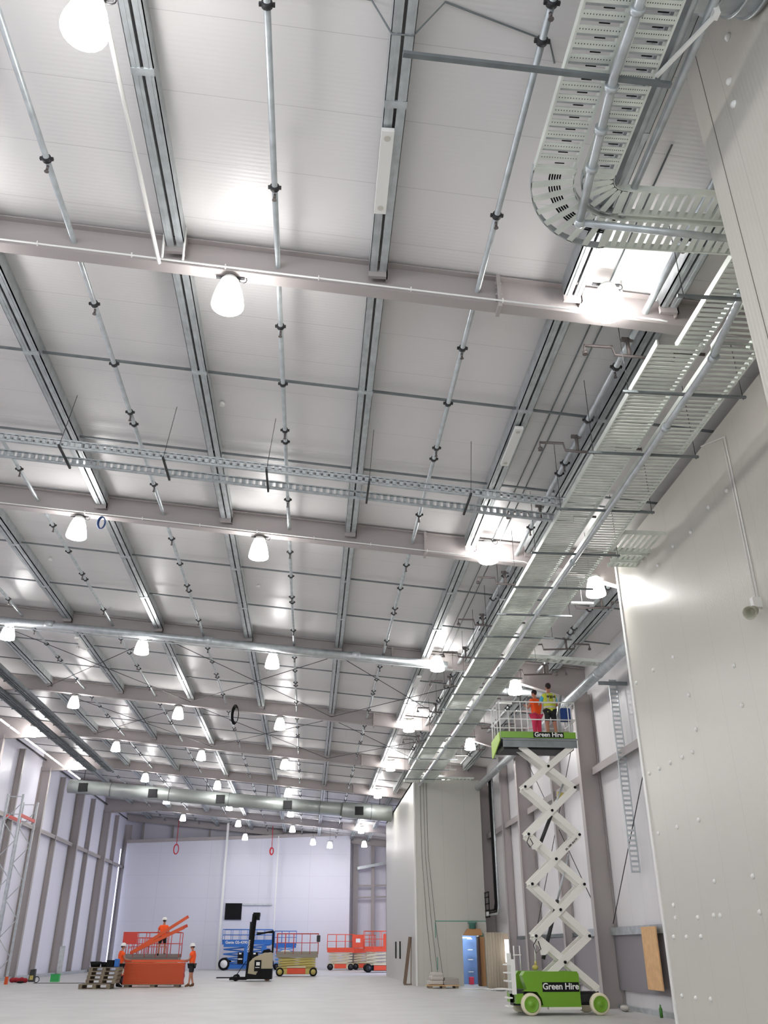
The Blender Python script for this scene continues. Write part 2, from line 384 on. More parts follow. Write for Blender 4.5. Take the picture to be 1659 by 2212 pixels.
for k in range(1, 10):
    y0, y1 = FY[k]+.13, FY[k+1]-.13
    for j, px in enumerate(purX):
        if k == 1 and px > 6 or (px > 7 and k < 3): continue
        o = purlin(px, y0, y1, True)
        tag(o, f'galvanised purlin {"before" if k == 1 else "beyond"} the {FRAME[0] if k == 1 else FRAME[k-2]} roof beam, {ORD[j]} from the left wall', 'purlin', 'roof purlins')
for k in range(1, 10):
    for d, nm in ((3.3, 'nearer'), (6.35, 'farther')):
        y = FY[k]+d; x0, x1 = (XL+.1, XR-.1)
        if k == 1: x1 = 5.2
        if d > 5 and k == 1: continue
        z0, z1 = zr(x0)-.16, zr(x1)-.16
        mb = MB().bar((x0, y, z0), (x1, y, z1), .05, .035)
        if k == 2 and nm == 'farther': mb.bar((x0, y+.45, z0), (x1, y+.45, z1), .05, .035)
        tag(mb.build('bridging_bar', GALVD), f'thin dark bridging bar across the purlins {"before the nearest" if k == 1 else "beyond the " + FRAME[k-2]} roof beam, the {nm} one', 'bar', 'bridging bars')
# ------------------------------------------------------------------ sprinkler lines
pipeX = [-13.6, -10.42, -7.25, -4.06, -.85, 2.33, 5.05, 7.9]
names = ['leftmost', 'second from the left', 'third from the left', 'fourth from the left', 'fourth from the right', 'third from the right', 'second from the right', 'rightmost']
for j, px in enumerate(pipeX):
    y0 = -2 if px < 4 else (6.9 if px < 6 else 19.5)
    y1 = 86 if px < 4 else (46.5)
    z = 11.16-SLOPE*px
    e = empty('sprinkler_pipe', (px, y0, z), f'galvanised sprinkler pipe running the length of the roof, {names[j]}', 'pipe', 'sprinkler pipes under the roof')
    rr = .043 if px < 4 else .055
    mb = MB().tube([(0, 0, 0), (0, y1-y0, 0)], rr, 10)
    mb.build('pipe_run', GALV, e)
    cp = hd = None
    for k in range(0, 10):
        for d, head in ((1.45, 1), (3.15, 0), (4.8, 1), (5.25, 0), (7.9, 1)):
            y = FY[k]+d-y0
            if y < .3 or y > y1-y0-.3: continue
            if cp is None:
                cp = MB().tube([(0, -.035, 0), (0, .035, 0)], rr+.022, 10).box(-rr-.05, -rr, -.02, .02, -.02, .02).box(rr, rr+.05, -.02, .02, -.02, .02).build('pipe_coupling', DARK, e); o = cp
                hd = MB().tube([(0, 0, -rr), (0, 0, -rr-.07)], .02, 8).lathe([(.035, -rr-.11), (.03, -rr-.1), (.012, -rr-.07)], (0, 0, 0), (0, 0, 1), 8).build('sprinkler_head', PIPEB, e); h = hd
            else:
                o = cp.copy(); C.objects.link(o); o.parent = e
                if head: h = hd.copy(); C.objects.link(h); h.parent = e
            o.location = (0, y, 0)
            if head: h.location = (0, y+.09, 0)
# ------------------------------------------------------------------ high bay lamps
def make_lamp():
    e = bpy.data.objects.new('high_bay_lamp', None); C.objects.link(e)
    MB().lathe([(.245, -.52), (.25, -.5), (.235, -.38), (.195, -.2), (.15, -.08), (.13, -.05)], (0, 0, 0), (0, 0, 1), 20).build('lamp_shade', GLOW, e)
    MB().lathe([(.2, -.53), (.2, -.522)], (0, 0, 0), (0, 0, 1), 16).build('lamp_lens', LENS, e)
    MB().lathe([(.135, -.06), (.15, -.03), (.12, 0), (.11, .03)], (0, 0, 0), (0, 0, 1), 16).build('lamp_housing', WHITE, e)
    MB().bar((-.22, 0, .05), (.22, 0, .05), .05, .02).tube([(.2+.06*math.cos(a), 0, .02+.06*math.sin(a)) for a in [t*PI/5 for t in range(10)]], .008, 6, closed=True).build('hanging_bracket', DARK, e)
    return reg(e)
lamp0 = make_lamp(); used = False
lampX = [-15.2, -10.8, -6.15, -1.58, 4.22, 7.05]
for k in range(0, 11):
    i = k-2
    if i < -1: xs = [-10.8, -1.58, 2.0]
    elif i == -1: xs = [-10.8, -6.15, -2.7]
    elif i == 0: xs = [-10.8, -6.15, -1.58, 4.3]
    elif i >= 6: xs = lampX[1:4] + ([4.22] if i == 7 else [])
    else: xs = lampX
    if i == 8: continue
    for x in xs:
        hi = x in (4.22, 4.3, -15.2)
        y = FY[k] + (-.4 if hi else .02); z = zb(x)-.08 + (.42 if x > 0 and hi else .25 if hi else 0)
        if i == -1 and x == -2.7: y, z = 5.95, 10.75
        if i == 6 and x > -5: pass
        o = lamp0 if not used else copy_tree(lamp0); used = True; o.location = (x, y, z)
        pos = {-15.2: 'beside the left wall', -10.8: 'second row from the left wall', -6.15: 'third row from the left wall', -1.58: 'middle row', 4.22: 'just left of the ladder tray', 4.3: 'just left of the ladder tray', 7.05: 'row right of the cable tray', -2.7: 'cut by the photo edge', 2.0: 'out of view behind the camera'}[x]
        tag(o, f'lit high bay lamp under the {FRAME[i]} roof beam, {pos}', 'lamp', 'high bay lamps')
for j, (x, y, z) in enumerate([(.2, 81, 10.35), (1.7, 81, 10.1), (4.75, 81, 10.2), (-5.8, 81, 10.7)]):
    o = copy_tree(lamp0); o.location = (x, y, z)
    MB().tube([(0, 0, .03), (0, 0, zr(x)-z-.01)], .01, 6).build('suspension_cable', DARK, o)
    tag(o, f'small lit lamp in front of the partition top, {ORD[j]} of four', 'lamp', 'high bay lamps')
# ================================================================== CABLE TRAYS
def slats_y(mb, x0, x1, y0, y1, z, pitch=.1, wd=.062, zf=None):
    y = y0
    while y < y1:
        mb.box(x0, x1, y, y+wd, z, z+.012); y += pitch
def tray_y(x0, x1, y0, y1, z, name, label, pitch=.1, wd=.062, rm=None):
    e = empty(name, ((x0+x1)/2, y0, z), label, 'cable tray', 'ladder cable trays')
    ox, oy = (x0+x1)/2, y0
    sl = MB(); slats_y(sl, x0-ox, x1-ox, 0, y1-y0, 0, pitch, wd); sl.build('rungs', TRAY, e)
    s2 = MB(); y = wd+.004
    while y < y1-y0-pitch: s2.box(x0-ox, x1-ox, y, y+(pitch-wd)*.62, .035, .04); y += pitch
    s2.build('recessed_gap_strips', DARK if pitch < .11 else GALVD if pitch < .14 else GALV, e)  # recessed slats; on finer trays dark strips added so the gaps look shaded
    if pitch > .14:
        d = MB(); y = wd*.4
        while y < y1-y0-.1:
            for q in range(14): xq = x0-ox+(x1-x0)*(q+1)/15; d.box(xq-.004, xq+.004, y, y+.012, -.001, 0)
            d.box(-.02, .09, y+wd*.6+.05, y+wd*.6+.062, .03, .034); y += pitch
        d.build('rung_slots', BLACK, e)['kind'] = 'stuff'
    for xx in (x0, x1):
        MB().box(xx-.012-ox, xx+.012-ox, 0, y1-y0, -.005, .1).build('side_rail', TRAY, e)
    return e
tray_y(4.82, 5.5, 9.7, 46.8, 9.5, 'ladder_tray', 'left half of the long ladder cable tray running to the far insulated room', wd=.058)
tray_y(5.72, 6.38, 9.7, 46.8, 9.5, 'ladder_tray', 'right half of the long ladder cable tray running to the far insulated room', pitch=.12, wd=.05)
tray_y(5.2, 5.6, 7.9, 9.9, 9.62, 'ladder_tray', 'short left piece of ladder tray stepping down to the long run beside the near wall')
tray_y(5.75, 6.3, 7.9, 9.9, 9.62, 'ladder_tray', 'short right piece of ladder tray stepping down to the long run beside the near wall', pitch=.12, wd=.05)
tray_y(2.27, 2.72, 3.2, 6.72, 9.5, 'ladder_tray', 'wide slatted tray at the top right before its bend, left lane', pitch=.15, wd=.08)
tray_y(2.84, 3.2, 3.2, 6.72, 9.5, 'ladder_tray', 'narrow slatted tray at the top right before its bend, right lane', pitch=.15, wd=.08)
def bend(cx, cy, r0, r1, n, name, label, z=9.5):
    e = empty(name, (cx, cy, z), label, 'cable tray', 'tray bends')
    sl = MB()
    for k in range(n+1):
        a = PI + (k/n)*PI/2      # from -x towards +... sweep over the outer corner
        a = PI - (k/n)*PI/2
        d = Vector((math.cos(a), math.sin(a), 0))
        sl.bar(d*r0, d*r1, .075, .02)
    sl.build('rungs', TRAY, e)
    for rr in (r0, r1):
        pts = [Vector((rr*math.cos(PI-t*PI/2/14), rr*math.sin(PI-t*PI/2/14), .04)) for t in range(15)]
        m = MB()
        for p, q in zip(pts[:-1], pts[1:]): m.bar(p, q, .015, .1)
        m.build('side_rail', TRAY if rr == r0 else GALV, e)
bend(3.38, 6.72, .64, 1.13, 8, 'tray_bend', 'curved outer bend of the slatted tray turning towards the near wall')
bend(3.38, 6.75, .18, .54, 5, 'tray_bend', 'curved inner bend of the slatted tray turning towards the near wall')
def tray_x(x0, x1, y0, y1, za, zb2, name, label, pitch=.11, wd=.07):
    e = empty(name, (x0, (y0+y1)/2, za), label, 'cable tray', 'crossing cable trays'); h = (y1-y0)/2; s = (zb2-za)/(x1-x0)
    sl = MB(); x = 0
    while x < x1-x0-.05:
        sl.quadbox([(x,-h,s*x),(x+wd,-h,s*(x+wd)),(x+wd,h,s*(x+wd)),(x,h,s*x),(x,-h,s*x+.012),(x+wd,-h,s*(x+wd)+.012),(x+wd,h,s*(x+wd)+.012),(x,h,s*x+.012)]); x += pitch
    sl.build('rungs', TRAY, e)
    for yy in (-h, h): MB().bar((0, yy, .04), (x1-x0, yy, .04+zb2-za), .02, .1).build('side_rail', TRAY, e)
tray_x(3.38, 5.6, 6.93, 7.29, 9.5, 9.5, 'crossing_tray', 'slatted tray crossing to the near wall after the bend, nearer lane')
tray_x(3.38, 5.6, 7.38, 7.83, 9.5, 9.5, 'crossing_tray', 'slatted tray crossing to the near wall after the bend, farther lane')
tray_x(6.45, 7.4, 16.1, 17.0, 9.55, 9.55, 'crossing_tray', 'wide slatted branch tray from the long tray towards the side wall', pitch=.13)
tray_x(6.7, 7.42, 17.25, 17.55, 9.6, 9.6, 'crossing_tray', 'small slatted branch tray above the side wall, nearer of two', pitch=.12)
tray_x(6.75, 7.42, 17.8, 18.05, 9.65, 9.65, 'crossing_tray', 'small slatted branch tray above the side wall, farther of two', pitch=.12)
tray_x(6.5, 9.3, 25.7, 26.1, 9.85, 9.7, 'crossing_tray', 'perforated tray from the long tray to the right wall above the green lift', pitch=.22, wd=.12)
tray_x(5.5, 8.6, 46.75, 47.1, 9.75, 9.72, 'crossing_tray', 'dark tray along the top front edge of the far room', pitch=.2, wd=.08)
# the black cables lying in the bend
mb = MB()
for q in range(5):
    rr = .8+q*.03
    mb.tube([(3.38+rr*math.cos(PI-t*PI/2/10), 6.72+rr*math.sin(PI-t*PI/2/10), 9.54) for t in range(11)], .01, 6)
tag(mb.build('cable_bundle', BLACK), 'bundle of black cables lying in the curved tray bend', 'cables')
# pipes carried under the trays
o = MB().tube([(2.74, 2.0, 9.36), (2.74, 5.4, 9.36), (2.86, 6.6, 9.36), (2.93, 7.3, 9.33)], .05, 12).tube([(2.93, 7.3, 9.33), (5.5, 7.42, 9.3)], .045, 12)
for y in (3.4, 4.2, 4.7, 5.5, 6.0, 6.5): o.lathe([(.075, 0), (.075, .06)], (2.74+max(0, y-5.4)*.1, y, 9.36), (0, 1, 0), 10)
o.ball((2.93, 7.3, 9.33), .07, .07, .07)
tag(o.build('tray_pipe', GALV), 'galvanised pipe with couplings under the bending tray', 'pipe')
o = MB().tube([(5.62, 7.8, 9.62), (5.62, 8.6, 9.6), (5.62, 9.4, 9.42), (5.66, 9.8, 9.36), (5.66, 46.9, 9.36)], .052, 12)
for y in (8.6, 9.7, 11.6, 17.2, 20.5, 25.5, 31, 37): o.lathe([(.075, 0), (.075, .1)], (5.66 if y > 9 else 5.62, y, 9.36 if y > 9.5 else 9.6), (0, 1, 0), 12)
tag(o.build('tray_pipe', GALV), 'long galvanised pipe under the middle of the long ladder tray', 'pipe')
for (x, z, r_, lb) in ((3.32, 9.62, .055, 'left of two galvanised pipes beside the top right tray'), (3.5, 9.55, .045, 'right of two pale pipes beside the top right tray')):
    tag(MB().tube([(x, 3, z), (x, 7.35, z)], r_, 12).build('side_pipe', GALV), lb, 'pipe')
tag(MB().box(3.2, 3.27, 3, 7.3, 9.5, 9.72).build('side_plate', GALVD), 'dark grey steel channel along the right side of the top right tray', 'channel')
# threaded rods and strut channels below the trays
ys = [8.53, 10.75, 12.6, 14.78, 16.9, 18.9, 20.8, 22.6, 24.6, 26.6, 28.7, 30.8, 33, 35.2, 37.5, 40, 42.6, 45.2]
strut0 = None
for j, y in enumerate(ys):
    e = empty('tray_support', (5.65, y, 9.4), f'strut channel hung on threaded rods under the long ladder tray, {ORD[j] if j < 12 else ["thirteenth","fourteenth","fifteenth","sixteenth","seventeenth","eighteenth"][j-12]} from the near end', 'support', 'tray supports')
    if strut0 is None:
        s = MB().box(-1.02, .98, -.02, .02, -.02, .02).build('strut_channel', GALVD, e); strut0 = s
        rd = []
        for sx in (-.93, .93): rd.append(MB().tube([(sx, 0, -.05), (sx, 0, 1.55)], .006, 6).build('threaded_rod', DARK, e))
    else:
        for q in [strut0]+rd:
            c = q.copy(); C.objects.link(c); c.parent = e
o = MB().bar((.62, 5.38, 9.42), (3.35, 5.47, 9.38), .05, .045); tag(o.build('strut_channel', GALVD), 'long strut channel crossing below the top right tray', 'channel')
o = MB().bar((3.52, 4.785, 9.45), (3.2, 5.44, 9.45), .035, .035).box(3.5, 3.56, 4.74, 4.82, 9.44, 9.62); tag(o.build('diagonal_brace', WHITE), 'pale diagonal brace between the top right pipes and the near wall', 'brace')
# large round duct at the top right corner
o = MB().tube([(2.5, 4.62, 10.26), (4.09, 4.60, 10.22)], .55, 40)
for x in (3.62, 3.85, 4.02): o.lathe([(.575, 0), (.575, .03)], (x, 4.61, 10.23), (1, 0, 0), 40)
tag(o.build('round_duct', GALV), 'large round galvanised duct cut by the top right corner', 'duct')
# crossing perforated ladder tray between first and second beams
e = empty('perforated_tray', (-6, 15.3, 10.6), 'perforated two rail cable ladder crossing the roof beyond the nearest beam', 'cable tray')
zt_ = lambda x: 10.1-.09*x
for y in (15.0, 15.68):
    m = MB(); x0, x1 = XL+.3, 4.85
    for (dz, h) in ((-.07, .022), (.07, .022)):
        m.quadbox([(x0+6,y-15.3-.01,zt_(x0)+dz-10.6-h),(x1+6,y-15.3-.01,zt_(x1)+dz-10.6-h),(x1+6,y-15.3+.01,zt_(x1)+dz-10.6-h),(x0+6,y-15.3+.01,zt_(x0)+dz-10.6-h),
                   (x0+6,y-15.3-.01,zt_(x0)+dz-10.6+h),(x1+6,y-15.3-.01,zt_(x1)+dz-10.6+h),(x1+6,y-15.3+.01,zt_(x1)+dz-10.6+h),(x0+6,y-15.3+.01,zt_(x0)+dz-10.6+h)])
    x = x0
    while x < x1:
        z = zt_(x)-10.6; m.box(x+6, x+6.07, y-15.31, y-15.29, z-.06, z+.06); m.box(x+6.08, x+6.09, y-15.31, y-15.29, z-.06, z+.06); x += .14
    m.quadbox([(x0+6,y-15.3,zt_(x0)-.09-10.6),(x1+6,y-15.3,zt_(x1)-.09-10.6),(x1+6,y-15.3+.05,zt_(x1)-.09-10.6),(x0+6,y-15.3+.05,zt_(x0)-.09-10.6),
               (x0+6,y-15.3,zt_(x0)-.08-10.6),(x1+6,y-15.3,zt_(x1)-.08-10.6),(x1+6,y-15.3+.05,zt_(x1)-.08-10.6),(x0+6,y-15.3+.05,zt_(x0)-.08-10.6)])
    m.build('perforated_rail', GALV, e)
x = -15.5
while x < 4.8:
    z = zt_(x)-10.6
    MB().box(x+5.98, x+6.02, -.42, .5, z-.13, z-.09).tube([(x+6, -.38, z-.1), (x+6.1, -.2, zr(x)-10.75)], .006, 5).build('hanger', DARK, e)
    x += 2.05
# sprinkler branches on the right
def branch(x, y, z, n, flip=1):
    m = MB(); k = flip
    m.tube([(x-.75*k, y, z+.02), (x-.75*k, y, z+.16), (x-.28*k, y, z+.16), (x-.25*k, y, z), (x+.75*k, y, z-.05), (x+.78*k, y, z+.12), (x+1.3*k, y, z+.1)], .028, 8)
    m.tube([(x, y, z), (x, y, z+.35)], .035, 8).lathe([(.05, 0), (.05, .05)], (x-.75*k, y, z-.02), (0, 0, 1), 8)
    m.box(x-.1, x+.1, y-.03, y+.03, z+.3, z+.36)
    return tag(m.build('sprinkler_branch', PIPEB), n, 'pipe', 'sprinkler branches')
for j, y in enumerate([11.05, 14.1, 17.1, 21.0, 24.3, 27.5, 31, 35, 41]):
    branch(4.97, y, 10.35, f'dark cranked sprinkler branch left of the ladder tray, {ORD[j]} from the near end')
for j, y in enumerate([21.9, 25.6, 28.4, 32.2, 36.5, 41.0]):
    branch(7.88, y, 10.1, f'dark cranked sprinkler branch right of the ladder tray, {ORD[j]} from the near end', -1)
# thin conduits under the right roof strip
for j, (x, y0, y1) in enumerate(((4.42, 7.5, 46), (4.62, 10.6, 46), (5.28, 7.6, 46))):
    o = MB().tube([(x, y0, zr(x)-.06), (x, y1, zr(x)-.06)], .013 if j < 2 else .03, 6)
    tag(o.build('conduit', GALV if j == 2 else GALVD), ['thin conduit on the roof left of the ladder tray, left of two', 'thin conduit on the roof left of the ladder tray, right of two', 'pale pipe beside the double purlin left of the ladder tray'][j], 'conduit')
o = MB().tube([(-1.2, 6.0, zr(-1)-.03), (.35, 6.15, zr(0)-.03), (.6, 6.3, 11.1), (.85, 6.3, 11.1), (1.2, 6.05, zr(1)-.03), (2.5, 6.35, zr(2.5)-.03), (2.62, 6.6, zr(2.5)-.05)], .012, 6)
tag(o.build('conduit', GALVD), 'thin cranked conduit crossing the roof panel at the top centre', 'conduit')
# conduit along the bottom flange of the beams
for k in (2, 3):
    y = FY[k]-.14
    o = MB().tube([(-16, y, zb(-16)+.04-.35), (-13.2, y, zb(-13.2)+.04), (5.2, y, zb(5.2)+.04), (5.3, y-.05, zb(5.3)-.02)], .016, 6)
    for q in range(8): 
        xx = -6+q*1.45; o.box(xx-.01, xx+.01, y-.02, y+.02, zb(xx)+.01, zb(xx)+.08)
    tag(o.build('conduit', WHITE), f'white conduit clipped along the foot of the {FRAME[k-2]} roof beam', 'conduit')
# tilted white drops on the nearest beam
for x, lb in ((-2.62, 'left'), (-2.3, 'right'), (4.6, 'far right')):
    o = MB().tube([(x, 10.1, zb(x)+.6), (x, 10.2, zb(x)+.02)], .018, 6); tag(o.build('cable_drop', WHITE), f'short white cable drop on the nearest roof beam, {lb} one', 'conduit')
# slanted white pipe on the roof next to the big purlin
o = MB().tube([(-2.72, 3, 11.2), (-2.65, 10.2, 11.0)], .03, 8); tag(o.build('conduit', WHITE), 'white pipe along the purlin before the nearest beam', 'conduit')
# big pipe on the fourth frame
o = MB().tube([(-16.5, 29.15, 10.86+1.35), (4.6, 29.15, 10.55)], .13, 16)
for x in (-9.5, -4, 1.2): o.lathe([(.145, 0), (.145, .3)], (x, 29.15, 10.94-.0785*x), (1, 0, -.079), 16)
o.tube([(-16.5, 28.95, 11.92), (5.5, 28.95, 10.25)], .02, 6)
tag(o.build('main_pipe', GALV), 'wide galvanised main pipe along the third roof beam', 'pipe')
# eave pipe at the right wall
o = MB().tube([(8.8, 19.4, 9.3), (8.8, 46.9, 9.3)], .16, 20)
for y in (22, 25.5, 29, 33, 37, 41): o.lathe([(.172, 0), (.172, .06)], (8.8, y, 9.3), (0, 1, 0), 20)
tag(o.build('eave_pipe', GALV), 'wide galvanised pipe along the eave of the right wall', 'pipe')
o = MB().tube([(6.6, 30.1, 9.95), (8.3, 30.1, 9.85), (8.5, 30.1, 9.78), (8.55, 30.1, 9.6), (8.55, 30.1, 9.2)], .11, 14)
tag(o.build('elbow_pipe', GALV), 'galvanised pipe with elbow above the people on the green lift', 'pipe')
# right wall perforated ladder
e = empty('hanging_tray', (9.35, 25.9, 3.55), 'perforated vertical cable tray hanging on the right wall', 'cable tray')
m = MB()
for xx in (-.12, .12): m.box(xx-.015, xx+.015, -.03, .03, 0, 5.6)
m.build('side_rail', GALV, e); m = MB(); z = 0
while z < 5.6: m.box(-.12, .12, -.01, .01, z, z+.06); z += .14
m.build('rungs', GALV, e)
tag(MB().bar((8.7, 25.4, 8.95), (9.62, 25.4, 8.95), .08, .1).build('steel_bracket', GALVD), 'steel bracket above the vertical tray under the eave pipe', 'bracket')
tag(MB().box(9.3, 9.34, 24.85, 25.95, .62, 2.15).build('plywood_board', PLY, bevel=.003), 'bare plywood board fixed to the right wall near the side room corner', 'board')
# tie rods of the wall bracing
for j, (a, b_) in enumerate((((9.4, 29.6, 9.4), (9.4, 38.5, 2.3)), ((9.4, 29.6, 2.3), (9.4, 38.5, 9.4)), ((9.4, 21, 9.2), (9.4, 28.6, 2.3)))):
    tag(MB().tube([a, b_], .014, 6).build('bracing_rod', DARK), ['thin bracing rod on the right wall falling away from the camera', 'thin bracing rod on the right wall rising away from the camera', 'thin bracing rod on the right wall behind the green lift'][j], 'rod')
# roof cross bracing
n_ = 0
for k in (4, 5):
    for (xa, xb) in ((-12.0, -5.62), (-5.62, .73), (.73, 6.8)):
        y0, y1 = FY[k]+.2, FY[k+1]-.2
        for (p, q, d) in (((xa, y0), (xb, y1), 'right'), ((xb, y0), (xa, y1), 'left')):
            o = MB().tube([(p[0], p[1], zb(p[0])+.15), (q[0], q[1], zb(q[0])+.15)], .014, 6)
            tag(o.build('roof_bracing_rod', DARK), f'roof bracing rod beyond the {FRAME[k-2]} beam slanting {d}, {"left" if xa < -6 else "middle" if xa < 0 else "right"} bay', 'rod', 'roof bracing rods')
# battens and detectors
def batten(x, y, z, ln, lb, m=WHITE, dy=1):
    e = empty('emergency_batten', (x, y, z), lb, 'batten light', 'white battens')
    MB().box(-.085, .085, -ln/2, ln/2, 0, .07).build('batten_body', WHITE, e, bevel=.005)
    for q in (-.42, .42): MB().lathe([(.045, -.006), (.045, 0)], (0, q*ln, 0), (0, 0, 1), 12).build('batten_cap', CREAM, e)
batten(.66, 8.25, 11.0, 1.4, 'long white batten under the middle purlin before the nearest beam')
batten(3.8, 14.7, 10.72, 1.45, 'long white batten under a purlin left of the ladder tray')
batten(3.8, 31.6, 10.6, 1.4, 'white batten beyond the third roof beam left of the ladder tray')
batten(-8.8, 31.4, 11.7, 1.4, 'white batten beyond the third roof beam at the left')
for j, (x, y, z) in enumerate(((6.95, 20.8, 9.75), (7.0, 31.2, 9.75), (7.0, 41.0, 9.75), (7.0, 44.5, 9.75))):
    tag(MB().box(x-.3, x+.3, y-.05, y+.05, z, z+.05).tube([(x, y, z+.05), (x, y, zr(x)-.01)], .008, 5).build('strip_light', WHITE), f'short white strip light right of the ladder tray, {ORD[j]} from the near end', 'light', 'strip lights')
for j, (x, y) in enumerate(((-2.15, 14.9), (-8.2, 24.5), (-1.9, 24.8), (-9.5, 33.5), (-2.0, 34))):
    o = MB().lathe([(.05, 0), (.06, .04), (.05, .08)], (x, y, zr(x)-.11), (0, 0, 1), 12); tag(o.build('smoke_detector', WHITE), f'small white detector on the roof panels, {ORD[j]} from the camera', 'detector', 'detectors')
# string of strip lights by the left wall
for j in range(12):
    y = 41.5+j*1.75
    tag(MB().box(-16.05, -15.97, y, y+1.5, 12.0, 12.06).build('strip_light', TUBE), f'lit strip light in the row along the left wall, {ORD[j]} from the camera', 'light', 'lit strip row by the left wall')
for x, lb in ((-14.1, 'left'), (-13.0, 'right')):
    o = MB().box(x-.22, x+.22, 33, 57.6, 11.75, 11.78)
    for sx in (-.22, .22): o.box(x+sx-.01, x+sx+.01, 33, 57.6, 11.78, 11.9)
    for q in range(3): o.tube([(x-.1+.1*q, 33, 11.72), (x-.1+.1*q, 57.6, 11.72)], .02, 6)
    y = 33.5
    while y < 57: o.box(x-.25, x+.25, y, y+.04, 11.7, 11.75); y += 1.6
    tag(o.build('cable_tray', GALVD), f'grey cable tray under the roof along the left side, {lb} of the two', 'cable tray', 'left side cable trays')
o = MB().tube([(-17.2, 40.0, 12.45), (-17.2, 86, 12.45)], .05, 8); tag(o.build('eave_pipe', DARK), 'dark pipe along the eave of the left wall', 'pipe')
# cable coils
def coil(name, c, R, H, n, m, lb, r=.012, ax='y'):
    mb = MB()
    for q in range(n):
        rr = 1-.05*q
        mb.tube([(c[0]+R*rr*math.cos(t*PI/9)+.01*q, c[1]+.015*q, c[2]+H*rr*math.sin(t*PI/9)) for t in range(18)], r, 6, closed=True)
    return tag(mb.build(name, m), lb, 'cable')
coil('cable_coil', (-3.6, 38.6, 10.95), .16, .45, 6, BLACK, 'black cable coil hanging from the fourth roof beam')
coil('hose_coil', (-5.55, 19.75, 11.15), .09, .17, 3, BLUEC, 'blue cable loop hanging from the second roof beam')
o = coil('hose_loop', (-12.2, 84.5, 9.7), .22, .42, 2, REDPIPE, 'red hose loop hanging before the left part of the white partition', r=.04)
tag(MB().tube([(-12.2, 84.5, 10.1), (-12.2, 84.5, zr(-12))], .03, 6).build('hose_drop', REDPIPE), 'red hose dropping from the roof to the hanging loop', 'hose')
coil('hose_reel', (-3.55, 84.5, 9.6), .16, .3, 3, REDPIPE, 'red coiled hose bundle hanging right of the thin white pole', r=.05)
tag(MB().tube([(-3.55, 84.5, 9.95), (-3.55, 84.5, zr(-3.5))], .03, 6).build('hose_drop', REDPIPE), 'red hose dropping from the roof to the bundle by the thin pole', 'hose')
# square opening and rail on the partition
tag(MB().box(-7.48, -6.0, 85.9, 85.99, 3.95, 5.3).build('partition_hatch', BLACK), 'black square opening on the white partition', 'opening')
tag(MB().box(-5.9, -3.3, 85.85, 85.99, 5.15, 5.28).build('hatch_rail', GALV), 'short metal rail right of the black square opening', 'rail')
# cross duct near the far room
e = empty('ventilation_duct', (-5.5, 59.4, 10.2), 'wide round ventilation duct crossing the hall to the far insulated room', 'duct')
def dp(x): return (x+5.5, 0, 11.1-.0705*(x+15.9)-10.2)
MB().tube([dp(-15.9), dp(2.0)], .43, 24).build('duct_section', DUCT, e)
MB().tube([dp(2.0), dp(5.3)], .5, 24).build('duct_section', DUCT, e)
for x in (-13.2, -9.4, -5.5, -1.7, .5, 3.9):
    p = dp(x); MB().lathe([(.445 if x < 2 else .515, 0), (.445 if x < 2 else .515, .05)], p, (1, 0, -.07), 24).build('duct_joint', GALVD, e)
for x in (-14.9, -10.4, -6.0, -1.6, 3.1):
    p = dp(x); MB().box(p[0]-.28, p[0]+.28, -.56 if x > 2 else -.48, -.2, p[2]-.32, p[2]+.2).build('air_grille', BLACK, e)
for x in (-15, -11, -7, -3, 1, 4.5): 
    p = dp(x); MB().tube([(p[0], 0, p[2]+.4), (p[0], 0, zr(x)-10.2-.02)], .02, 6).build('duct_hanger', DARK, e)
# ================================================================== LOUDSPEAKER
e = empty('horn_loudspeaker', (7.3, 13.0, 6.7), 'grey horn loudspeaker on the side room wall', 'loudspeaker')
d = Vector((-.62, -.55, -.38)).normalized()
MB().lathe([(.06, -.02), (.085, .02), (.088, .14), (.112, .24), (.116, .25), (.1, .24), (.05, .1), (.03, .08)], (.0, .02, -.02), d, 20).build('horn', mat('speaker_grey', srgb(176, 176, 160), .5), e)
MB().box(-.02, .13, -.05, .05, .02, .2).build('wall_bracket', WHITE, e)
MB().tube([(.11, 0, .2), (.11, -.02, 3.4), (.11, .9, 3.75)], .014, 6).build('cable_conduit', WHITE, e)
MB().tube([(.11, .09, .1), (.12, .09, 3.4)], .01, 6).build('cable_conduit', WHITE, e)
# ================================================================== FIGURES
def skin(name, V, E_, m, parent, sub=1):
    names_ = list(V); me = bpy.data.meshes.new(name)
    me.from_pydata([V[n][0] for n in names_], [(names_.index(a), names_.index(b)) for a, b in E_], [])
    o = bpy.data.objects.new(name+'_tmp', me); C.objects.link(o)
    md = o.modifiers.new('s', 'SKIN'); md.use_smooth_shade = True
    if not me.skin_vertices:
        bm = bmesh.new(); bm.from_mesh(me); bm.verts.layers.skin.verify(); bm.to_mesh(me); bm.free()
    for i, n in enumerate(names_):
        r = V[n][1]; me.skin_vertices[0].data[i].radius = r if isinstance(r, tuple) else (r, r); me.skin_vertices[0].data[i].use_root = (i == 0)
    sb = o.modifiers.new('u', 'SUBSURF'); sb.levels = sub; sb.render_levels = sub
    bpy.context.view_layer.update()
    r = bpy.data.meshes.new_from_object(o.evaluated_get(bpy.context.evaluated_depsgraph_get()))
    bpy.data.objects.remove(o)
    r.materials.clear(); r.materials.append(m)
    q = bpy.data.objects.new(name, r); C.objects.link(q); q.parent = parent
    return q
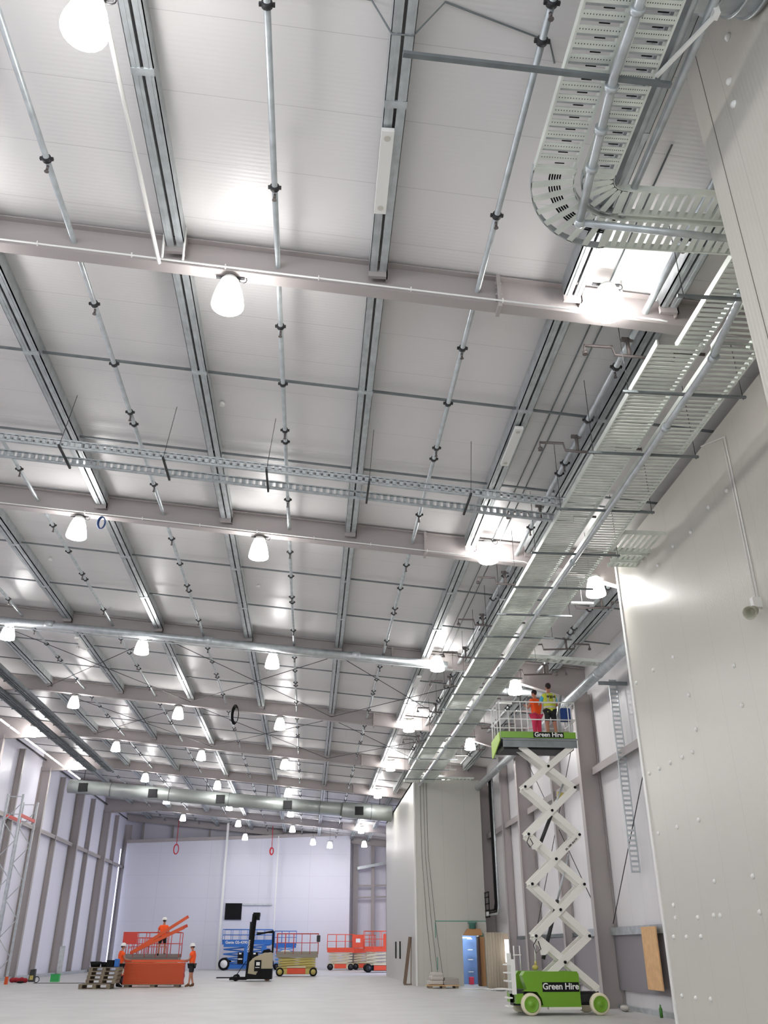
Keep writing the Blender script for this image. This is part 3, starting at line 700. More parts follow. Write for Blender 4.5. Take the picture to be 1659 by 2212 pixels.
BASE = {'pelvis': ((0, 0, .94), (.15, .11)), 'waist': ((0, 0, 1.1), (.135, .1)), 'chest': ((0, 0, 1.3), (.165, .115)), 'neckb': ((0, 0, 1.44), (.09, .07)),
 'neck': ((0, .01, 1.52), .052), 'jaw': ((0, .03, 1.58), (.062, .07)), 'head': ((0, .015, 1.66), (.076, .092)), 'crown': ((0, 0, 1.735), (.06, .07)),
 'nose': ((0, .115, 1.635), .012), 'ear_l': ((-.082, .005, 1.635), .014), 'ear_r': ((.082, .005, 1.635), .014),
 'sh_l': ((-.17, 0, 1.4), .062), 'sh_r': ((.17, 0, 1.4), .062), 'el_l': ((-.23, -.02, 1.12), .042), 'el_r': ((.23, -.02, 1.12), .042),
 'wr_l': ((-.24, .1, .9), .028), 'wr_r': ((.24, .1, .9), .028),
 'hip_l': ((-.095, 0, .88), .092), 'hip_r': ((.095, 0, .88), .092), 'kn_l': ((-.1, .01, .48), .06), 'kn_r': ((.1, .01, .48), .06),
 'an_l': ((-.1, -.02, .09), .042), 'an_r': ((.1, -.02, .09), .042), 'to_l': ((-.11, .15, .035), .036), 'to_r': ((.11, .15, .035), .036)}
BE = [('pelvis','waist'),('waist','chest'),('chest','neckb'),('neckb','neck'),('neck','jaw'),('jaw','head'),('head','crown'),('jaw','nose'),('head','ear_l'),('head','ear_r'),
 ('chest','sh_l'),('chest','sh_r'),('sh_l','el_l'),('sh_r','el_r'),('el_l','wr_l'),('el_r','wr_r'),('pelvis','hip_l'),('pelvis','hip_r'),('hip_l','kn_l'),('hip_r','kn_r'),('kn_l','an_l'),('kn_r','an_r'),('an_l','to_l'),('an_r','to_r')]
def person(label, loc, rz, pose, shirt, legs, longlegs, helmet, hair=HAIR, boots=BOOT, scale=1.0, vest=None, sleeve=.6, group=None, shorts_to=.8):
    e = empty('person', loc, label, 'person', group, rz); e.scale = (scale,)*3
    V = {k: (Vector(v[0]), v[1]) for k, v in BASE.items()}
    for k, p in pose.items(): V[k] = (Vector(p), V[k][1])
    B = dict(V); EE = list(BE)
    for s in 'lr':                                   # hand: palm, four curled fingers and a thumb
        w_, el = V['wr_'+s][0], V['el_'+s][0]; d = (w_-el).normalized(); side = d.cross(Vector((0, 0, 1)))
        if side.length < .1: side = Vector((1, 0, 0))
        side.normalize(); nrm = side.cross(d)
        B['pm_'+s] = (w_+d*.06, (.034, .02)); EE.append(('wr_'+s, 'pm_'+s))
        for q, (off, ln) in enumerate(((-.03, .06), (-.01, .07), (.01, .066), (.03, .052))):
            a = w_+d*.1+side*off; b_ = a+d*ln*.5-nrm*.012; c_ = b_+d*ln*.35-nrm*.03
            B[f'f{q}a_{s}'] = (a, .0095); B[f'f{q}b_{s}'] = (b_, .009); B[f'f{q}c_{s}'] = (c_, .008)
            EE += [('pm_'+s, f'f{q}a_{s}'), (f'f{q}a_{s}', f'f{q}b_{s}'), (f'f{q}b_{s}', f'f{q}c_{s}')]
        a = w_+d*.05-side*.042; B['ta_'+s] = (a, .012); B['tb_'+s] = (a+d*.04-side*.012-nrm*.015, .01)
        EE += [('pm_'+s, 'ta_'+s), ('ta_'+s, 'tb_'+s)]
    body = skin('body', B, EE, SKIN, e, 1)
    def grow(keys, g, edges, name, m, extra=None):
        W = {}
        for k in keys:
            r = V[k][1] if k in V else extra[k][1]; p = V[k][0] if k in V else extra[k][0]
            r = tuple(x+g for x in r) if isinstance(r, tuple) else r+g
            W[k] = (p, r)
        return skin(name, W, edges, m, e, 1)
    ml = {('cuff_'+s): (V['sh_'+s][0].lerp(V['el_'+s][0], sleeve), .052) for s in 'lr'}
    top = grow(['waist', 'pelvis', 'chest', 'neckb', 'sh_l', 'sh_r', 'cuff_l', 'cuff_r'], .034, [('pelvis','waist'),('waist','chest'),('chest','neckb'),('chest','sh_l'),('chest','sh_r'),('sh_l','cuff_l'),('sh_r','cuff_r')], 'shirt', shirt, ml)
    if vest:
        for s in 'lr': skin('sleeve', {'a': (V['sh_'+s][0], .085), 'b': (V['sh_'+s][0].lerp(V['el_'+s][0], .8), .056)}, [('a','b')], SKYB, e, 1)
    ex = {('hem_'+s): (V['hip_'+s][0].lerp(V['kn_'+s][0] if not longlegs else V['an_'+s][0], .95 if longlegs else shorts_to), .055 if longlegs else .078) for s in 'lr'}
    if longlegs:
        ed = [('pelvis','hip_l'),('pelvis','hip_r'),('hip_l','kn_l'),('hip_r','kn_r'),('kn_l','hem_l'),('kn_r','hem_r')]; ks = ['pelvis','hip_l','hip_r','kn_l','kn_r','hem_l','hem_r']
    else:
        ed = [('pelvis','hip_l'),('pelvis','hip_r'),('hip_l','hem_l'),('hip_r','hem_r')]; ks = ['pelvis','hip_l','hip_r','hem_l','hem_r']
    grow(ks, .014, ed, 'trousers' if longlegs else 'shorts', legs, ex)
    for s in 'lr':
        up = V['an_'+s][0]+Vector((0, 0, .1)); heel = V['an_'+s][0]+Vector((0, -.03, -.045))
        skin('boot', {'a': (V['an_'+s][0], .052), 'u': (up, .056), 'h': (heel, .042), 't': (V['to_'+s][0]+Vector((0, .02, .005)), .045)}, [('a','u'),('a','h'),('a','t')], boots, e, 1)
    hc = V['head'][0]+Vector((0, -.01, .03))
    if helmet:
        h = MB(); n = 16
        h.lathe([(.142, .0), (.14, .015), (.125, .02), (.12, .06), (.1, .1), (.06, .13), (.01, .14)], hc+Vector((0, 0, .0)), (0, .05, 1), 18)
        h.box(hc.x-.07, hc.x+.07, hc.y+.11, hc.y+.18, hc.z, hc.z+.014)
        h.build('helmet', WHITE, e)
        MB().ball((hc.x, hc.y-.02, hc.z-.02), .085, .095, .06).build('hair', hair, e)
    else:
        MB().ball((hc.x, hc.y-.018, hc.z+.02), .09, .1, .1, 16, 10).build('hair', hair, e)
    if vest:
        vv = {'cuff_'+s: (V['sh_'+s][0]*.98, .05) for s in 'lr'}
        vt = skin('vest', {k: (V[k][0]+Vector((0, 0, dz)), tuple(x+.058 for x in V[k][1]) if isinstance(V[k][1], tuple) else V[k][1]+.022) for k, dz in (('waist', 0), ('pelvis', -.13), ('chest', 0), ('neckb', -.01), ('sh_l', 0), ('sh_r', 0))}, [('pelvis','waist'),('waist','chest'),('chest','neckb'),('chest','sh_l'),('chest','sh_r')], vest, e, 1)
        for z in (1.02, 1.15):
            MB().lathe([(1, -.028), (1, .028)], (0, 0, 0), (0, 0, 1), 20).build('tape_tmp', SILVERT, e)
            t = bpy.data.objects['tape_tmp']; t.name = 'reflective_tape'; t.scale = (.205, .167, 1); t.location = (0, V['waist'][0].y, z)
            me = t.data; bm = bmesh.new(); bm.from_mesh(me); bmesh.ops.delete(bm, geom=[f for f in bm.faces if len(f.verts) > 4], context='FACES_ONLY'); bm.to_mesh(me); bm.free()
        for sx in (-.1, .1):
            MB().bar((sx, -.17, 1.16), (sx*.95, -.147, 1.42), .045, .012, (0, 1, 0)).build('reflective_tape', SILVERT, e)
        text('argus', .13, BLACK, e, (0, -.182, 1.34), (math.radians(90), 0, 0), 'back_lettering')
    return e
# ================================================================== GREEN HIRE SCISSOR LIFT
L0 = Vector((7.0, 26.9, 0))
gl = empty('scissor_lift', tuple(L0), 'raised lime green and white scissor lift carrying two people by the right wall', 'scissor lift')
def rel(m): m.v = [(x-L0.x, y-L0.y, z) for x, y, z in m.v]; return m
YF, YB = 26.34, 27.46
m = MB().prism([(5.92, .2), (7.5, .2), (7.5, .98), (7.46, 1.05), (6.0, 1.05), (5.92, .95), (6.02, .62), (5.88, .58), (6.3, .56), (6.42, .4), (6.45, .24)], YF-.06, YF+.34)
ch = rel(m).build('chassis_side_box', GREEN, gl)
m = MB().prism([(5.92, .3), (7.5, .2), (7.5, .98), (7.46, 1.05), (6.0, 1.05), (5.92, .95)], YB-.34, YB+.06)
rel(m).build('chassis_side_box', GREEN, gl)
rel(MB().box(5.72, 8.15, YF+.35, YB-.35, .22, .55).box(5.72, 8.15, YF+.2, YF+.34, .3, .48).box(5.74, 5.95, YF-.02, YB+.02, .35, .62)).build('chassis_frame', DARK, gl)
rel(MB().box(5.72, 5.92, YF-.04, YB+.04, .28, .52)).build('front_bumper', GREEN, gl)
rel(MB().box(6.6, 7.5, YF-.07, YF+.1, .14, .2)).build('pothole_guard', WARM, gl)
for (x, y) in ((6.1, YF-.1), (8.0, YF-.1), (6.1, YB+.1), (8.0, YB+.1)):
    s = -1 if y < 26.9 else 1
    wc = Vector((x, y, .27)); e_ = rel(MB().lathe([(.2, -.09), (.255, -.085), (.27, -.05), (.27, .05), (.255, .085), (.2, .09)], wc, (0, 1, 0), 28)).build('wheel', TYRE, gl)
    rel(MB().lathe([(.2, .06), (.2, .1), (.185, .108), (.17, .094), (.06, .096), (.045, .115), (.02, .118)], wc, (0, s, 0), 24)).build('wheel_hub', GREEN, e_)
zs = [.62, 1.93, 3.27, 4.62, 5.97, 7.2]
def armx(i): t = .012*(zs[i]-2); return 6.4+.0*t, 7.93
for i in range(5):
    xa, xb = armx(i)
    dxl = 0 if i else -.15; dxr = .12 if i == 0 else 0
    tl = .0 if i < 4 else .05
    for yy in (YF+.02, YF+.58):
        off = .05 if yy < 26.5 else -.05
        a = rel(MB().bar((xa+dxl, yy, zs[i]), (xb+tl, yy, zs[i+1]), .05, .185, (0, 0, 1))).build('scissor_arm', WARM, gl)
        b = rel(MB().bar((xb+dxr, yy+off*1.2, zs[i]), (xa-tl, yy+off*1.2, zs[i+1]), .05, .185, (0, 0, 1))).build('scissor_arm', WARM, gl)
        for (px, pz) in ((xa, zs[i]), (xb, zs[i]), ((xa+xb)/2, (zs[i]+zs[i+1])/2)):
            if yy > 26.5 or (i == 0 and pz < .7): continue
            rel(MB().lathe([(.04, 0), (.04, .03)], (px, yy-.03, pz), (0, -1, 0), 12)).build('pivot_pin', BLACK, gl)
    for (px, pz) in ((xa, zs[i]), (xb, zs[i])):
        if i: rel(MB().tube([(px, YF, pz), (px, YF+.6, pz)], .03, 10)).build('cross_tube', WARM, gl)
# big lift cylinders
for (a, b_) in (((6.62, 26.6, 1.35), (7.62, 26.6, 4.1)), ((6.75, 26.6, 4.3), (7.65, 26.6, 6.1))):
    a, b_ = Vector(a), Vector(b_); mid = a.lerp(b_, .55)
    rel(MB().tube([a, mid], .055, 12)).build('lift_cylinder', DARK, gl)
    rel(MB().tube([mid, b_], .03, 12)).build('cylinder_rod', GALV, gl)
rel(MB().tube([(6.4, YF-.05, 4.55), (6.32, YF-.06, 4.4), (6.4, YF-.05, 4.25), (6.5, YF-.05, 4.35), (6.42, YF-.05, 4.5)], .012, 6)).build('hydraulic_hose', BLACK, gl)
rel(MB().tube([(6.4, YF-.05, 1.85), (6.3, YF-.06, 1.7), (6.35, YF-.05, 1.5), (6.5, YF-.05, 1.6), (6.44, YF-.05, 1.8)], .012, 6)).build('hydraulic_hose', BLACK, gl)
rel(MB().ball((6.4, 26.7, 1.14), .09, .07, .07).tube([(6.42, 26.7, 1.2), (6.42, 26.7, 1.3)], .03, 8)).build('safety_lock', YELLOW, gl)
rel(MB().tube([(6.42, 26.7, 1.3), (6.44, 26.7, 1.9)], .02, 8)).build('lock_rod', WHITE, gl)
for (xx, zz) in ((6.47, 4.3), (6.5, 1.55)):
    rel(MB().prism([(xx-.05, zz+.25), (xx+.3, zz+.05), (xx+.12, zz-.1), (xx, zz-.1)], YF-.03, YF+.0)).build('cylinder_bracket', WARM, gl)
rel(MB().prism([(7.5, 5.9), (7.72, 5.85), (7.6, 5.65), (7.45, 5.62)], 26.7, 26.8)).build('maintenance_prop', YELLOW, gl)
# entry ladder
lm = MB().box(5.62, 5.74, YF-.06, YF-.03, .5, 1.35).box(5.62, 5.74, YF+.42, YF+.45, .5, 1.5)
rel(lm).build('ladder_rail', WHITE, gl)
for q in range(6): rel(MB().box(5.5, 5.62, YF-.06, YF+.45, .2+.2*q, .235+.2*q)).build('ladder_rung', WHITE, gl)
rel(MB().tube([(5.85, YF+.5, 1.05), (5.85, YF+.5, 1.68), (6.02, YF+.5, 1.68), (6.02, YF+.5, 1.05)], .015, 8).tube([(5.82, YF+.5, 1.45), (6.05, YF+.5, 1.45)], .015, 8)).build('grab_handle', WHITE, gl)
# lettering
rel(MB().box(6.46, 7.48, YF-.068, YF-.061, .56, .79)).build('name_plate', BLACK, gl, bevel=0)
text('Green Hire', .215, WHITE, gl, (6.97-L0.x, YF-.075-L0.y, .685), (PI/2, 0, 0))
text('DL 1200 10.4 TX', .07, BLACK, gl, (7.66-L0.x, YF-.02-L0.y, 4.35), (PI/2, -math.radians(41), 0), 'arm_lettering')
# platform
PX0, PX1, PZ = 5.74, 8.15, 7.42
pf = rel(MB().box(PX0, PX1, YF-.05, YB+.05, PZ-.04, PZ)).build('platform_deck', GALVD, gl)
for yy in (YF-.06, YB+.03): rel(MB().box(PX0+.05, PX1-.03, yy, yy+.03, PZ-.28, PZ-.04).box(PX0+.05, PX1-.03, yy-.02, yy+.05, PZ-.08, PZ-.04)).build('platform_beam', GALVD, gl)
rel(MB().box(PX0+.1, PX1-.1, YF+.1, YB-.1, PZ-.32, PZ-.2)).build('platform_underframe', DARK, gl)
rel(MB().box(PX0, PX1-.05, YF-.07, YF-.05, PZ+.0, PZ+.19)).build('toe_board', GREEN, gl)
rel(MB().prism([(YF-.08, PZ+.17), (YF-.08, PZ-.1), (YB-.1, PZ-.42), (YB+.05, PZ-.4), (YB+.05, PZ+.1)], PX0-.06, PX0-.03, axis=0)).build('end_toe_board', mat('bright_lime_paint', srgb(158, 196, 60), .45), gl)
rel(MB().box(PX0, PX1, YB+.05, YB+.07, PZ, PZ+.15)).build('toe_board', WARM, gl)
rel(MB().box(6.76, 7.72, YF-.078, YF-.07, PZ+.015, PZ+.18)).build('name_plate', BLACK, gl)
text('Green Hire', .19, WHITE, gl, (7.24-L0.x, YF-.085-L0.y, PZ+.1), (PI/2, 0, 0))
rt = PZ+1.13
for yy in (YF-.04, YB+.04):
    rel(MB().tube([(PX0, yy, rt), (PX1, yy, rt)], .02, 8).tube([(PX0, yy, PZ+.58), (PX1, yy, PZ+.58)], .02, 8)).build('guard_rail', WHITE, gl)
    for px in ((PX0, 6.42, 6.62, 7.93, PX1) if yy < 26.9 else (PX0, 6.3, 6.5, 7.5, PX1)):
        rel(MB().tube([(px, yy, PZ), (px, yy, rt)], .017 if yy < 26.9 else .024, 8)).build('rail_post', WHITE, gl)
for px in (PX0, PX1):
    rel(MB().tube([(px, YF-.04, rt), (px, YB+.04, rt)], .02, 8).tube([(px, YF-.04, PZ+.58), (px, YB+.04, PZ+.58)], .02, 8)).build('guard_rail', WHITE, gl)
    for yy in (26.75, 27.15): rel(MB().tube([(px, yy, PZ), (px, yy, rt)], .017, 8)).build('rail_post', WHITE, gl)
# people on the platform
person('person in yellow vest and dark shorts seen from behind on the raised lift', (7.48, 26.72, PZ+.01), math.radians(6),
       {'wr_l': (-.2, .36, 1.3), 'el_l': (-.3, .12, 1.12), 'wr_r': (.2, .36, 1.28), 'el_r': (.3, .12, 1.12), 'kn_l': (-.12, 0, .48), 'kn_r': (.12, .0, .48), 'an_l': (-.13, -.02, .09), 'an_r': (.14, -.02, .09), 'to_l': (-.15, .14, .035), 'to_r': (.17, .14, .035)},
       HIYEL, BLKC, False, False, vest=HIYEL, scale=1.03, sleeve=.2, boots=WHITE)
person('person in orange top and pink trousers beside the yellow vest on the raised lift', (7.12, 27.1, PZ+.01), math.radians(28),
       {'jaw': (0, .05, 1.57), 'head': (0, .045, 1.65), 'wr_l': (-.16, .34, 1.3), 'el_l': (-.24, .12, 1.15), 'wr_r': (.1, .36, 1.32), 'el_r': (.24, .12, 1.15)},
       HIORANGE, PINK, True, False, scale=.97, sleeve=.5, boots=WHITE)
e = empty('tool_bag', (7.92, 26.6, 8.02), 'navy blue bag hanging at the right end of the raised lift platform', 'bag')
MB().box(-.16, .16, -.1, .1, 0, .42).build('bag_body', mat('navy_bag', srgb(30, 60, 120), .8), e, bevel=.04)
MB().tube([(-.1, 0, .42), (-.05, 0, .55), (.05, 0, .55), (.1, 0, .42)], .012, 6).build('bag_strap', WHITE, e)
tag(MB().lathe([(.1, 0), (.13, .3), (.135, .3)], (7.95, 26.75, PZ), (0, 0, 1), 16).build('bucket', mat('pale_yellow_plastic', srgb(214, 214, 160), .6)), 'pale yellow bucket on the raised lift platform', 'bucket')
tag(MB().tube([(7.85, 26.95, PZ+.01), (7.8, 26.95, PZ+.9), (7.95, 27.0, PZ+1.55)], .05, 10).build('foil_hose', GALV), 'silver flexible tube standing behind the yellow vest', 'hose')
# ================================================================== FAR MACHINES
def wheel(mb_, hub, x, y, r, wd):
    mb_.lathe([(r*.75, -wd/2), (r, -wd*.4), (r, wd*.4), (r*.75, wd/2)], (x, y, r), (0, 1, 0), 20)
    for s in (-1, 1): hub.lathe([(r*.64, wd/2-.02), (r*.62, wd/2+.01), (r*.25, wd/2+.012), (r*.2, wd/2+.03)], (x, y, r), (0, s, 0), 16)
def slab_lift(label, x, y, L, W, deckz, railz, body, frame, deckm, railm, skirt=None, wr=.2, rz=0, stack=True, extras=None, hubm=DARK, ntop=5, group=None):
    e = empty('parked_scissor_lift', (x, y, 0), label, 'scissor lift', group, rz); h, hw = L/2, W/2
    MB().box(-h+.25, h-.25, -hw, hw, .12, .45).box(-h+.05, h-.05, -hw+.15, hw-.15, .3, .5).build('chassis', body, e, bevel=.02)
    for sx in (-h+.28, h-.28):
        for sy in (-hw+.02, hw-.02):
            t, hb = MB(), MB(); wheel(t, hb, sx, sy, wr, .14); wo = t.build('wheel', BLACK, e); hb.build('wheel_hub', hubm, wo)
    if skirt: 
        MB().box(-h*.45, h*.42, -hw-.03, -hw, .15, .48).build('door_panel', skirt, e, bevel=.01)
        MB().box(-h*.47, h*.44, -hw-.05, -hw, .5, .6).build('door_lip', CREAMP, e)
    n = 4; z0, z1 = .5, deckz-.22
    for sy in (-hw+.08, hw-.08):
        for q in range(n):
            a, b_ = z0+(z1-z0)*q/n, z0+(z1-z0)*(q+1)/n
            MB().bar((-h+.15, sy, a), (h-.15, sy, b_), .06, .1).bar((h-.15, sy+.07 if sy < 0 else sy-.07, a), (-h+.15, sy+.07 if sy < 0 else sy-.07, b_), .06, .1).build('scissor_arms', frame, e)
    MB().box(-h, h, -hw, hw, deckz-.2, deckz).build('platform', deckm, e, bevel=.01)
    MB().box(-h, h, -hw-.01, -hw+.01, deckz, deckz+.16).box(-h, h, hw-.01, hw+.01, deckz, deckz+.16).build('toe_board', deckm, e)
    for sy in (-hw, hw):
        r = MB().tube([(-h, sy, railz), (h, sy, railz)], .022, 8).tube([(-h, sy, (railz+deckz)/2+.06), (h, sy, (railz+deckz)/2+.06)], .018, 8)
        r.build('guard_rail', railm, e)
        for q in range(ntop+1):
            px = -h+2*h*q/ntop; MB().tube([(px, sy, deckz), (px, sy, railz)], .02, 8).build('rail_post', railm, e)
    for sx in (-h, h): MB().tube([(sx, -hw, railz), (sx, hw, railz)], .022, 8).tube([(sx, -hw, (railz+deckz)/2), (sx, hw, (railz+deckz)/2)], .018, 8).build('guard_rail', railm, e)
    if extras: extras(e, h, hw, deckz, railz)
    return e
def ctrl(m, sx):
    def f(e, h, hw, dz, rz_): MB().box(sx*h-.12, sx*h+.12, -hw-.05, -hw+.3, rz_-.5, rz_-.1).build('control_box', m, e, bevel=.02)
    return f
slab_lift('mustard scissor lift with red guard rails parked left of centre', -.62, 64.6, 2.75, 1.3, 1.3, 2.52, YELLOW, YELLOW, mat('worn_deck', srgb(150, 142, 130), .7), RED, skirt=LIFTOR, wr=.26, extras=ctrl(DARK, 1), hubm=YELLOW)
tag(MB().ball((-1.4, 64.3, 1.42), .35, .2, .14).build('plastic_sack', WHITE), 'white plastic heap on the mustard lift platform', 'sack')
tag(MB().box(-.6, .1, 64.3, 64.9, 1.31, 1.4).build('stone_slab_pile', PLY), 'low pale pile on the mustard lift platform', 'pile')
def sign(e, h, hw, dz, rz_):
    MB().box(h-.15, h+.75, -hw-.06, -hw, dz+.15, rz_-.02).build('sign_board', LIFTOR, e)
    MB().box(h+.12, h+.5, -hw-.075, -hw-.06, dz+.55, dz+.85).build('sign_panel', WHITE, e)
slab_lift('orange scissor lift with a big orange board, left in the far group', 2.9, 82.5, 2.3, 1.1, 1.55, 2.72, CREAMP, CREAMP, LIFTOR, LIFTOR, skirt=LIFTOR, wr=.25, extras=sign, ntop=3, group='far orange lifts')
slab_lift('orange scissor lift half hidden behind the others in the far group', 5.0, 84.4, 2.0, 1.1, 1.5, 2.7, YELLOW, CREAMP, LIFTOR, LIFTOR, skirt=LIFTOR, wr=.25, ntop=4, group='far orange lifts')
def ladder(e, h, hw, dz, rz_):
    MB().box(h*.1, h*.45, -hw-.06, -hw, dz+.12, rz_-.2).build('sign_board', LIFTOR, e)
    for q in range(3): MB().tube([(h*.1+.3*q+.3, -hw-.05, dz+.2), (h*.1+.3*q+.3, -hw-.05, rz_-.05)], .04, 8).build('rail_post', WHITE, e)
slab_lift('large orange and cream scissor lift beside the far insulated room', 5.75, 74.6, 2.6, 1.5, 1.62, 2.85, BLACK, CREAMP, LIFTOR, LIFTOR, skirt=LIFTOR, wr=.3, extras=ladder, ntop=4)
# blue rough terrain lift
def bl(e, h, hw, dz, rz_):
    MB().box(-h+.15, h*.1, -hw-.08, -hw, 1.75, 2.3).build('lift_side_cover', BLUE, e)
    text('Genie GS-4390', .3, WHITE, e, (-h*.42, -hw-.1, 2.1), (PI/2, 0, 0))
    MB().box(-h*.1, h*.15, -hw-.15, -hw, .5, 1.9).build('outrigger', BLUE, e); MB().box(h*.6, h*.8, -hw-.15, -hw, .5, 1.9).build('outrigger', BLUE, e)
    for q, xx in enumerate((-.45, .75)):
        MB().box(xx-.25, xx+.25, -hw-.12, -hw, .5, 1.35).build('black_box', BLACK, e); MB().box(xx-.15, xx+.05, -hw-.13, -hw-.12, 1.2, 1.32).box(xx-.2, xx+.15, -hw-.13, -hw-.12, .8, .9).build('warning_label', WHITE, e)
slab_lift('big blue rough terrain scissor lift behind the reach truck', -5.1, 83.2, 4.2, 2.0, 2.15, 3.1, BLUE, BLUE, BLUE, BLUE, wr=.48, extras=bl, hubm=WHITE, ntop=6)
# second blue machine seen between truck and mustard lift
slab_lift('pale blue scissor lift partly hidden behind the reach truck', -1.9, 84.0, 1.9, 1.2, 1.9, 3.0, mat('light_blue_paint', srgb(110, 160, 220), .5), mat('light_blue_paint', srgb(110, 160, 220), .5), BLUE, BLUE, wr=.25, ntop=3)
# reach truck
e = empty('reach_truck', (-2.9, 55.3, 0), 'black and beige reach truck with tall mast and forks pointing left', 'forklift')
MB().prism([(-.35, .35), (-.3, .95), (-.05, 1.18), (.35, 1.35), (.55, 1.42), (.98, 1.42), (.98, .55), (.3, .55), (.1, .28)], -.6, .6).build('truck_body', TRUCKC, e, bevel=.03)
MB().prism([(-.5, .1), (-.45, .4), (.1, .32), (.3, .62), (1.0, .62), (1.0, .1)], -.62, .62).box(0, .38, -.64, .64, .5, 1.05).build('body_skirt', BLACK, e)
MB().box(.1, .3, -.66, -.64, .78, .95).box(.05, .3, -.66, -.64, .66, .7).build('data_plate', WHITE, e)
for sy in (-.45, .45):
    MB().bar((-.42, sy, .1), (-.22, sy, 3.4), .14, .12, (0, 1, 0)).bar((-.3, sy*.8, .2), (-.12, sy*.8, 3.35), .1, .08, (0, 1, 0)).build('mast_rail', BLACK, e)
MB().box(-.25, .12, -.5, .5, 3.3, 3.48).box(-.05, .1, -.5, .5, 3.1, 3.3).build('mast_head', BLACK, e)
MB().box(-.42, -.3, -.3, .3, .4, 3.0).build('mast_carriage', DARK, e)
for sy in (-.55, .55):
    MB().bar((0, sy, 2.35), (.95, sy, 2.52), .07, .07).bar((.95, sy, 2.52), (.95, sy, 1.4), .07, .07).build('overhead_guard', BLACK, e)
MB().box(0, .95, -.55, .55, 2.42, 2.46).build('guard_roof', BLACK, e)
MB().prism([(.35, 1.38), (.45, 1.55), (.75, 1.6), (.95, 1.45)], -.3, .3).build('seat', BLACK, e)
for sy in (-.45, .45):
    MB().box(-1.35, -.4, sy-.09, sy+.09, .06, .2).build('straddle_leg', BLACK, e)
    MB().box(-2.1, -.7, sy*.55-.06, sy*.55+.06, .14, .19).build('fork', BLACK, e)
    t, hb = MB(), MB(); wheel(t, hb, -1.0, sy, .17, .12); wo = t.build('wheel', BLACK, e); hb.build('wheel_hub', DARK, wo)
t, hb = MB(), MB(); wheel(t, hb, .75, -.5, .18, .16); wo = t.build('wheel', mat('tan_tyre', srgb(120, 90, 70), .7), e); hb.build('wheel_hub', DARK, wo)
MB().tube([(-1.0, 0, .3), (-.5, 0, 1.0)], .02, 6).build('hydraulic_hose', BLACK, e)
text('CROWN', .16, WHITE, e, (-.38, -.53, 1.75), (PI/2, -PI/2+.06, 0), 'mast_lettering')
# ================================================================== WORKERS AND ORANGE RACK BEAMS
pal = MB()
e = empty('timber_pallet', (-7.15, 46.9, 0), 'low timber pallet under the stack of orange rack beams', 'pallet')
for q in (-1.2, 0, 1.1): MB().box(q-.12, q+.12, -.4, .4, 0, .1).build('pallet_block', WOOD, e)
MB().box(-1.4, 1.35, -.45, .45, .1, .13).build('pallet_deck', WOOD, e)
BEAM0 = MB().box(-1.36, 1.36, -.05, .05, 0, .03).box(-1.36, 1.36, .0, .05, .03, .055)
b0 = BEAM0.build('rack_beam', ORANGE, None, loc=(0, 0, 0)); cl = MB().box(-1.4, -1.36, -.055, .055, -.0, .05).box(1.36, 1.4, -.055, .055, -.0, .05).build('end_connector', RED, b0); reg(b0)
ORD2 = ORD + ['thirteenth', 'fourteenth', 'fifteenth', 'sixteenth']
rows = ['front', 'middle', 'rear']; firstb = True
for lv in range(16):
    for rw in range(3):
        o = b0 if firstb else copy_tree(b0); firstb = False
        o.location = (-7.15+random.uniform(-.014, .014), 46.55+.13*rw, .13+.056*lv)
        tag(o, f'orange rack beam in the {rows[rw]} row of the stack, {ORD2[lv]} layer from the floor', 'beam', 'stacked orange rack beams')
o = copy_tree(b0); o.location = (-7.1, 46.6, 1.045); o.scale = (1.05, 1.3, 1.9); tag(o, 'light orange rack beam being lifted between two workers', 'beam')
def slant(x0, z0, x1, z1, y, lb):
    o = copy_tree(b0); o.location = ((x0+x1)/2, y, (z0+z1)/2); o.rotation_euler = (0, -math.atan2(z1-z0, x1-x0), 0)
    s = math.hypot(x1-x0, z1-z0)/2.8; o.scale = (s, 1.2, 2.6); tag(o, lb, 'beam', 'slanting rack beams')
slant(-8.5, 1.42, -5.95, 3.0, 48.1, 'slanting orange rack beam on the orange lift rail, the topmost')
slant(-8.6, 1.36, -6.1, 2.5, 48.0, 'slanting orange rack beam on the orange lift rail, the nearest of three')
slant(-8.55, 1.4, -6.05, 2.56, 48.2, 'slanting orange rack beam on the orange lift rail, the middle of three')
slant(-8.5, 1.42, -6.0, 2.6, 48.4, 'slanting orange rack beam on the orange lift rail, the rear of three')
def cb(e, h, hw, dz, rz_):
    MB().box(-h, -h+.7, -hw-.03, -hw, dz+.6, rz_).build('control_panel', RED, e)
slab_lift('orange red scissor lift behind the stack of rack beams', -7.9, 50.0, 2.85, 1.0, 1.22, 2.36, LIFTOR, CREAMP, mat('dull_steel_deck', srgb(130, 122, 118), .6), RED, wr=.22, extras=cb, ntop=5)
slab_lift('second red scissor lift deeper behind the rack beam stack', -8.7, 53.5, 1.9, 1.0, 1.15, 2.15, RED, RED, RED, RED, wr=.22, ntop=7)
person('person in orange shirt and white helmet standing right of the beam stack', (-5.42, 46.6, 0), math.radians(78),
       {'wr_l': (-.1, .36, 1.08), 'el_l': (-.22, .08, 1.12), 'wr_r': (.14, .38, 1.06), 'el_r': (.24, .1, 1.12), 'neckb': ((0, .02, 1.43)), 'jaw': (0, .07, 1.56), 'head': (0, .06, 1.64), 'crown': (0, .05, 1.72), 'an_l': (-.1, .04, .09), 'to_l': (-.11, .21, .035), 'an_r': (.1, -.1, .09), 'to_r': (.11, .07, .035)},
       HIORANGE, BLKC, False, True, scale=1.03)
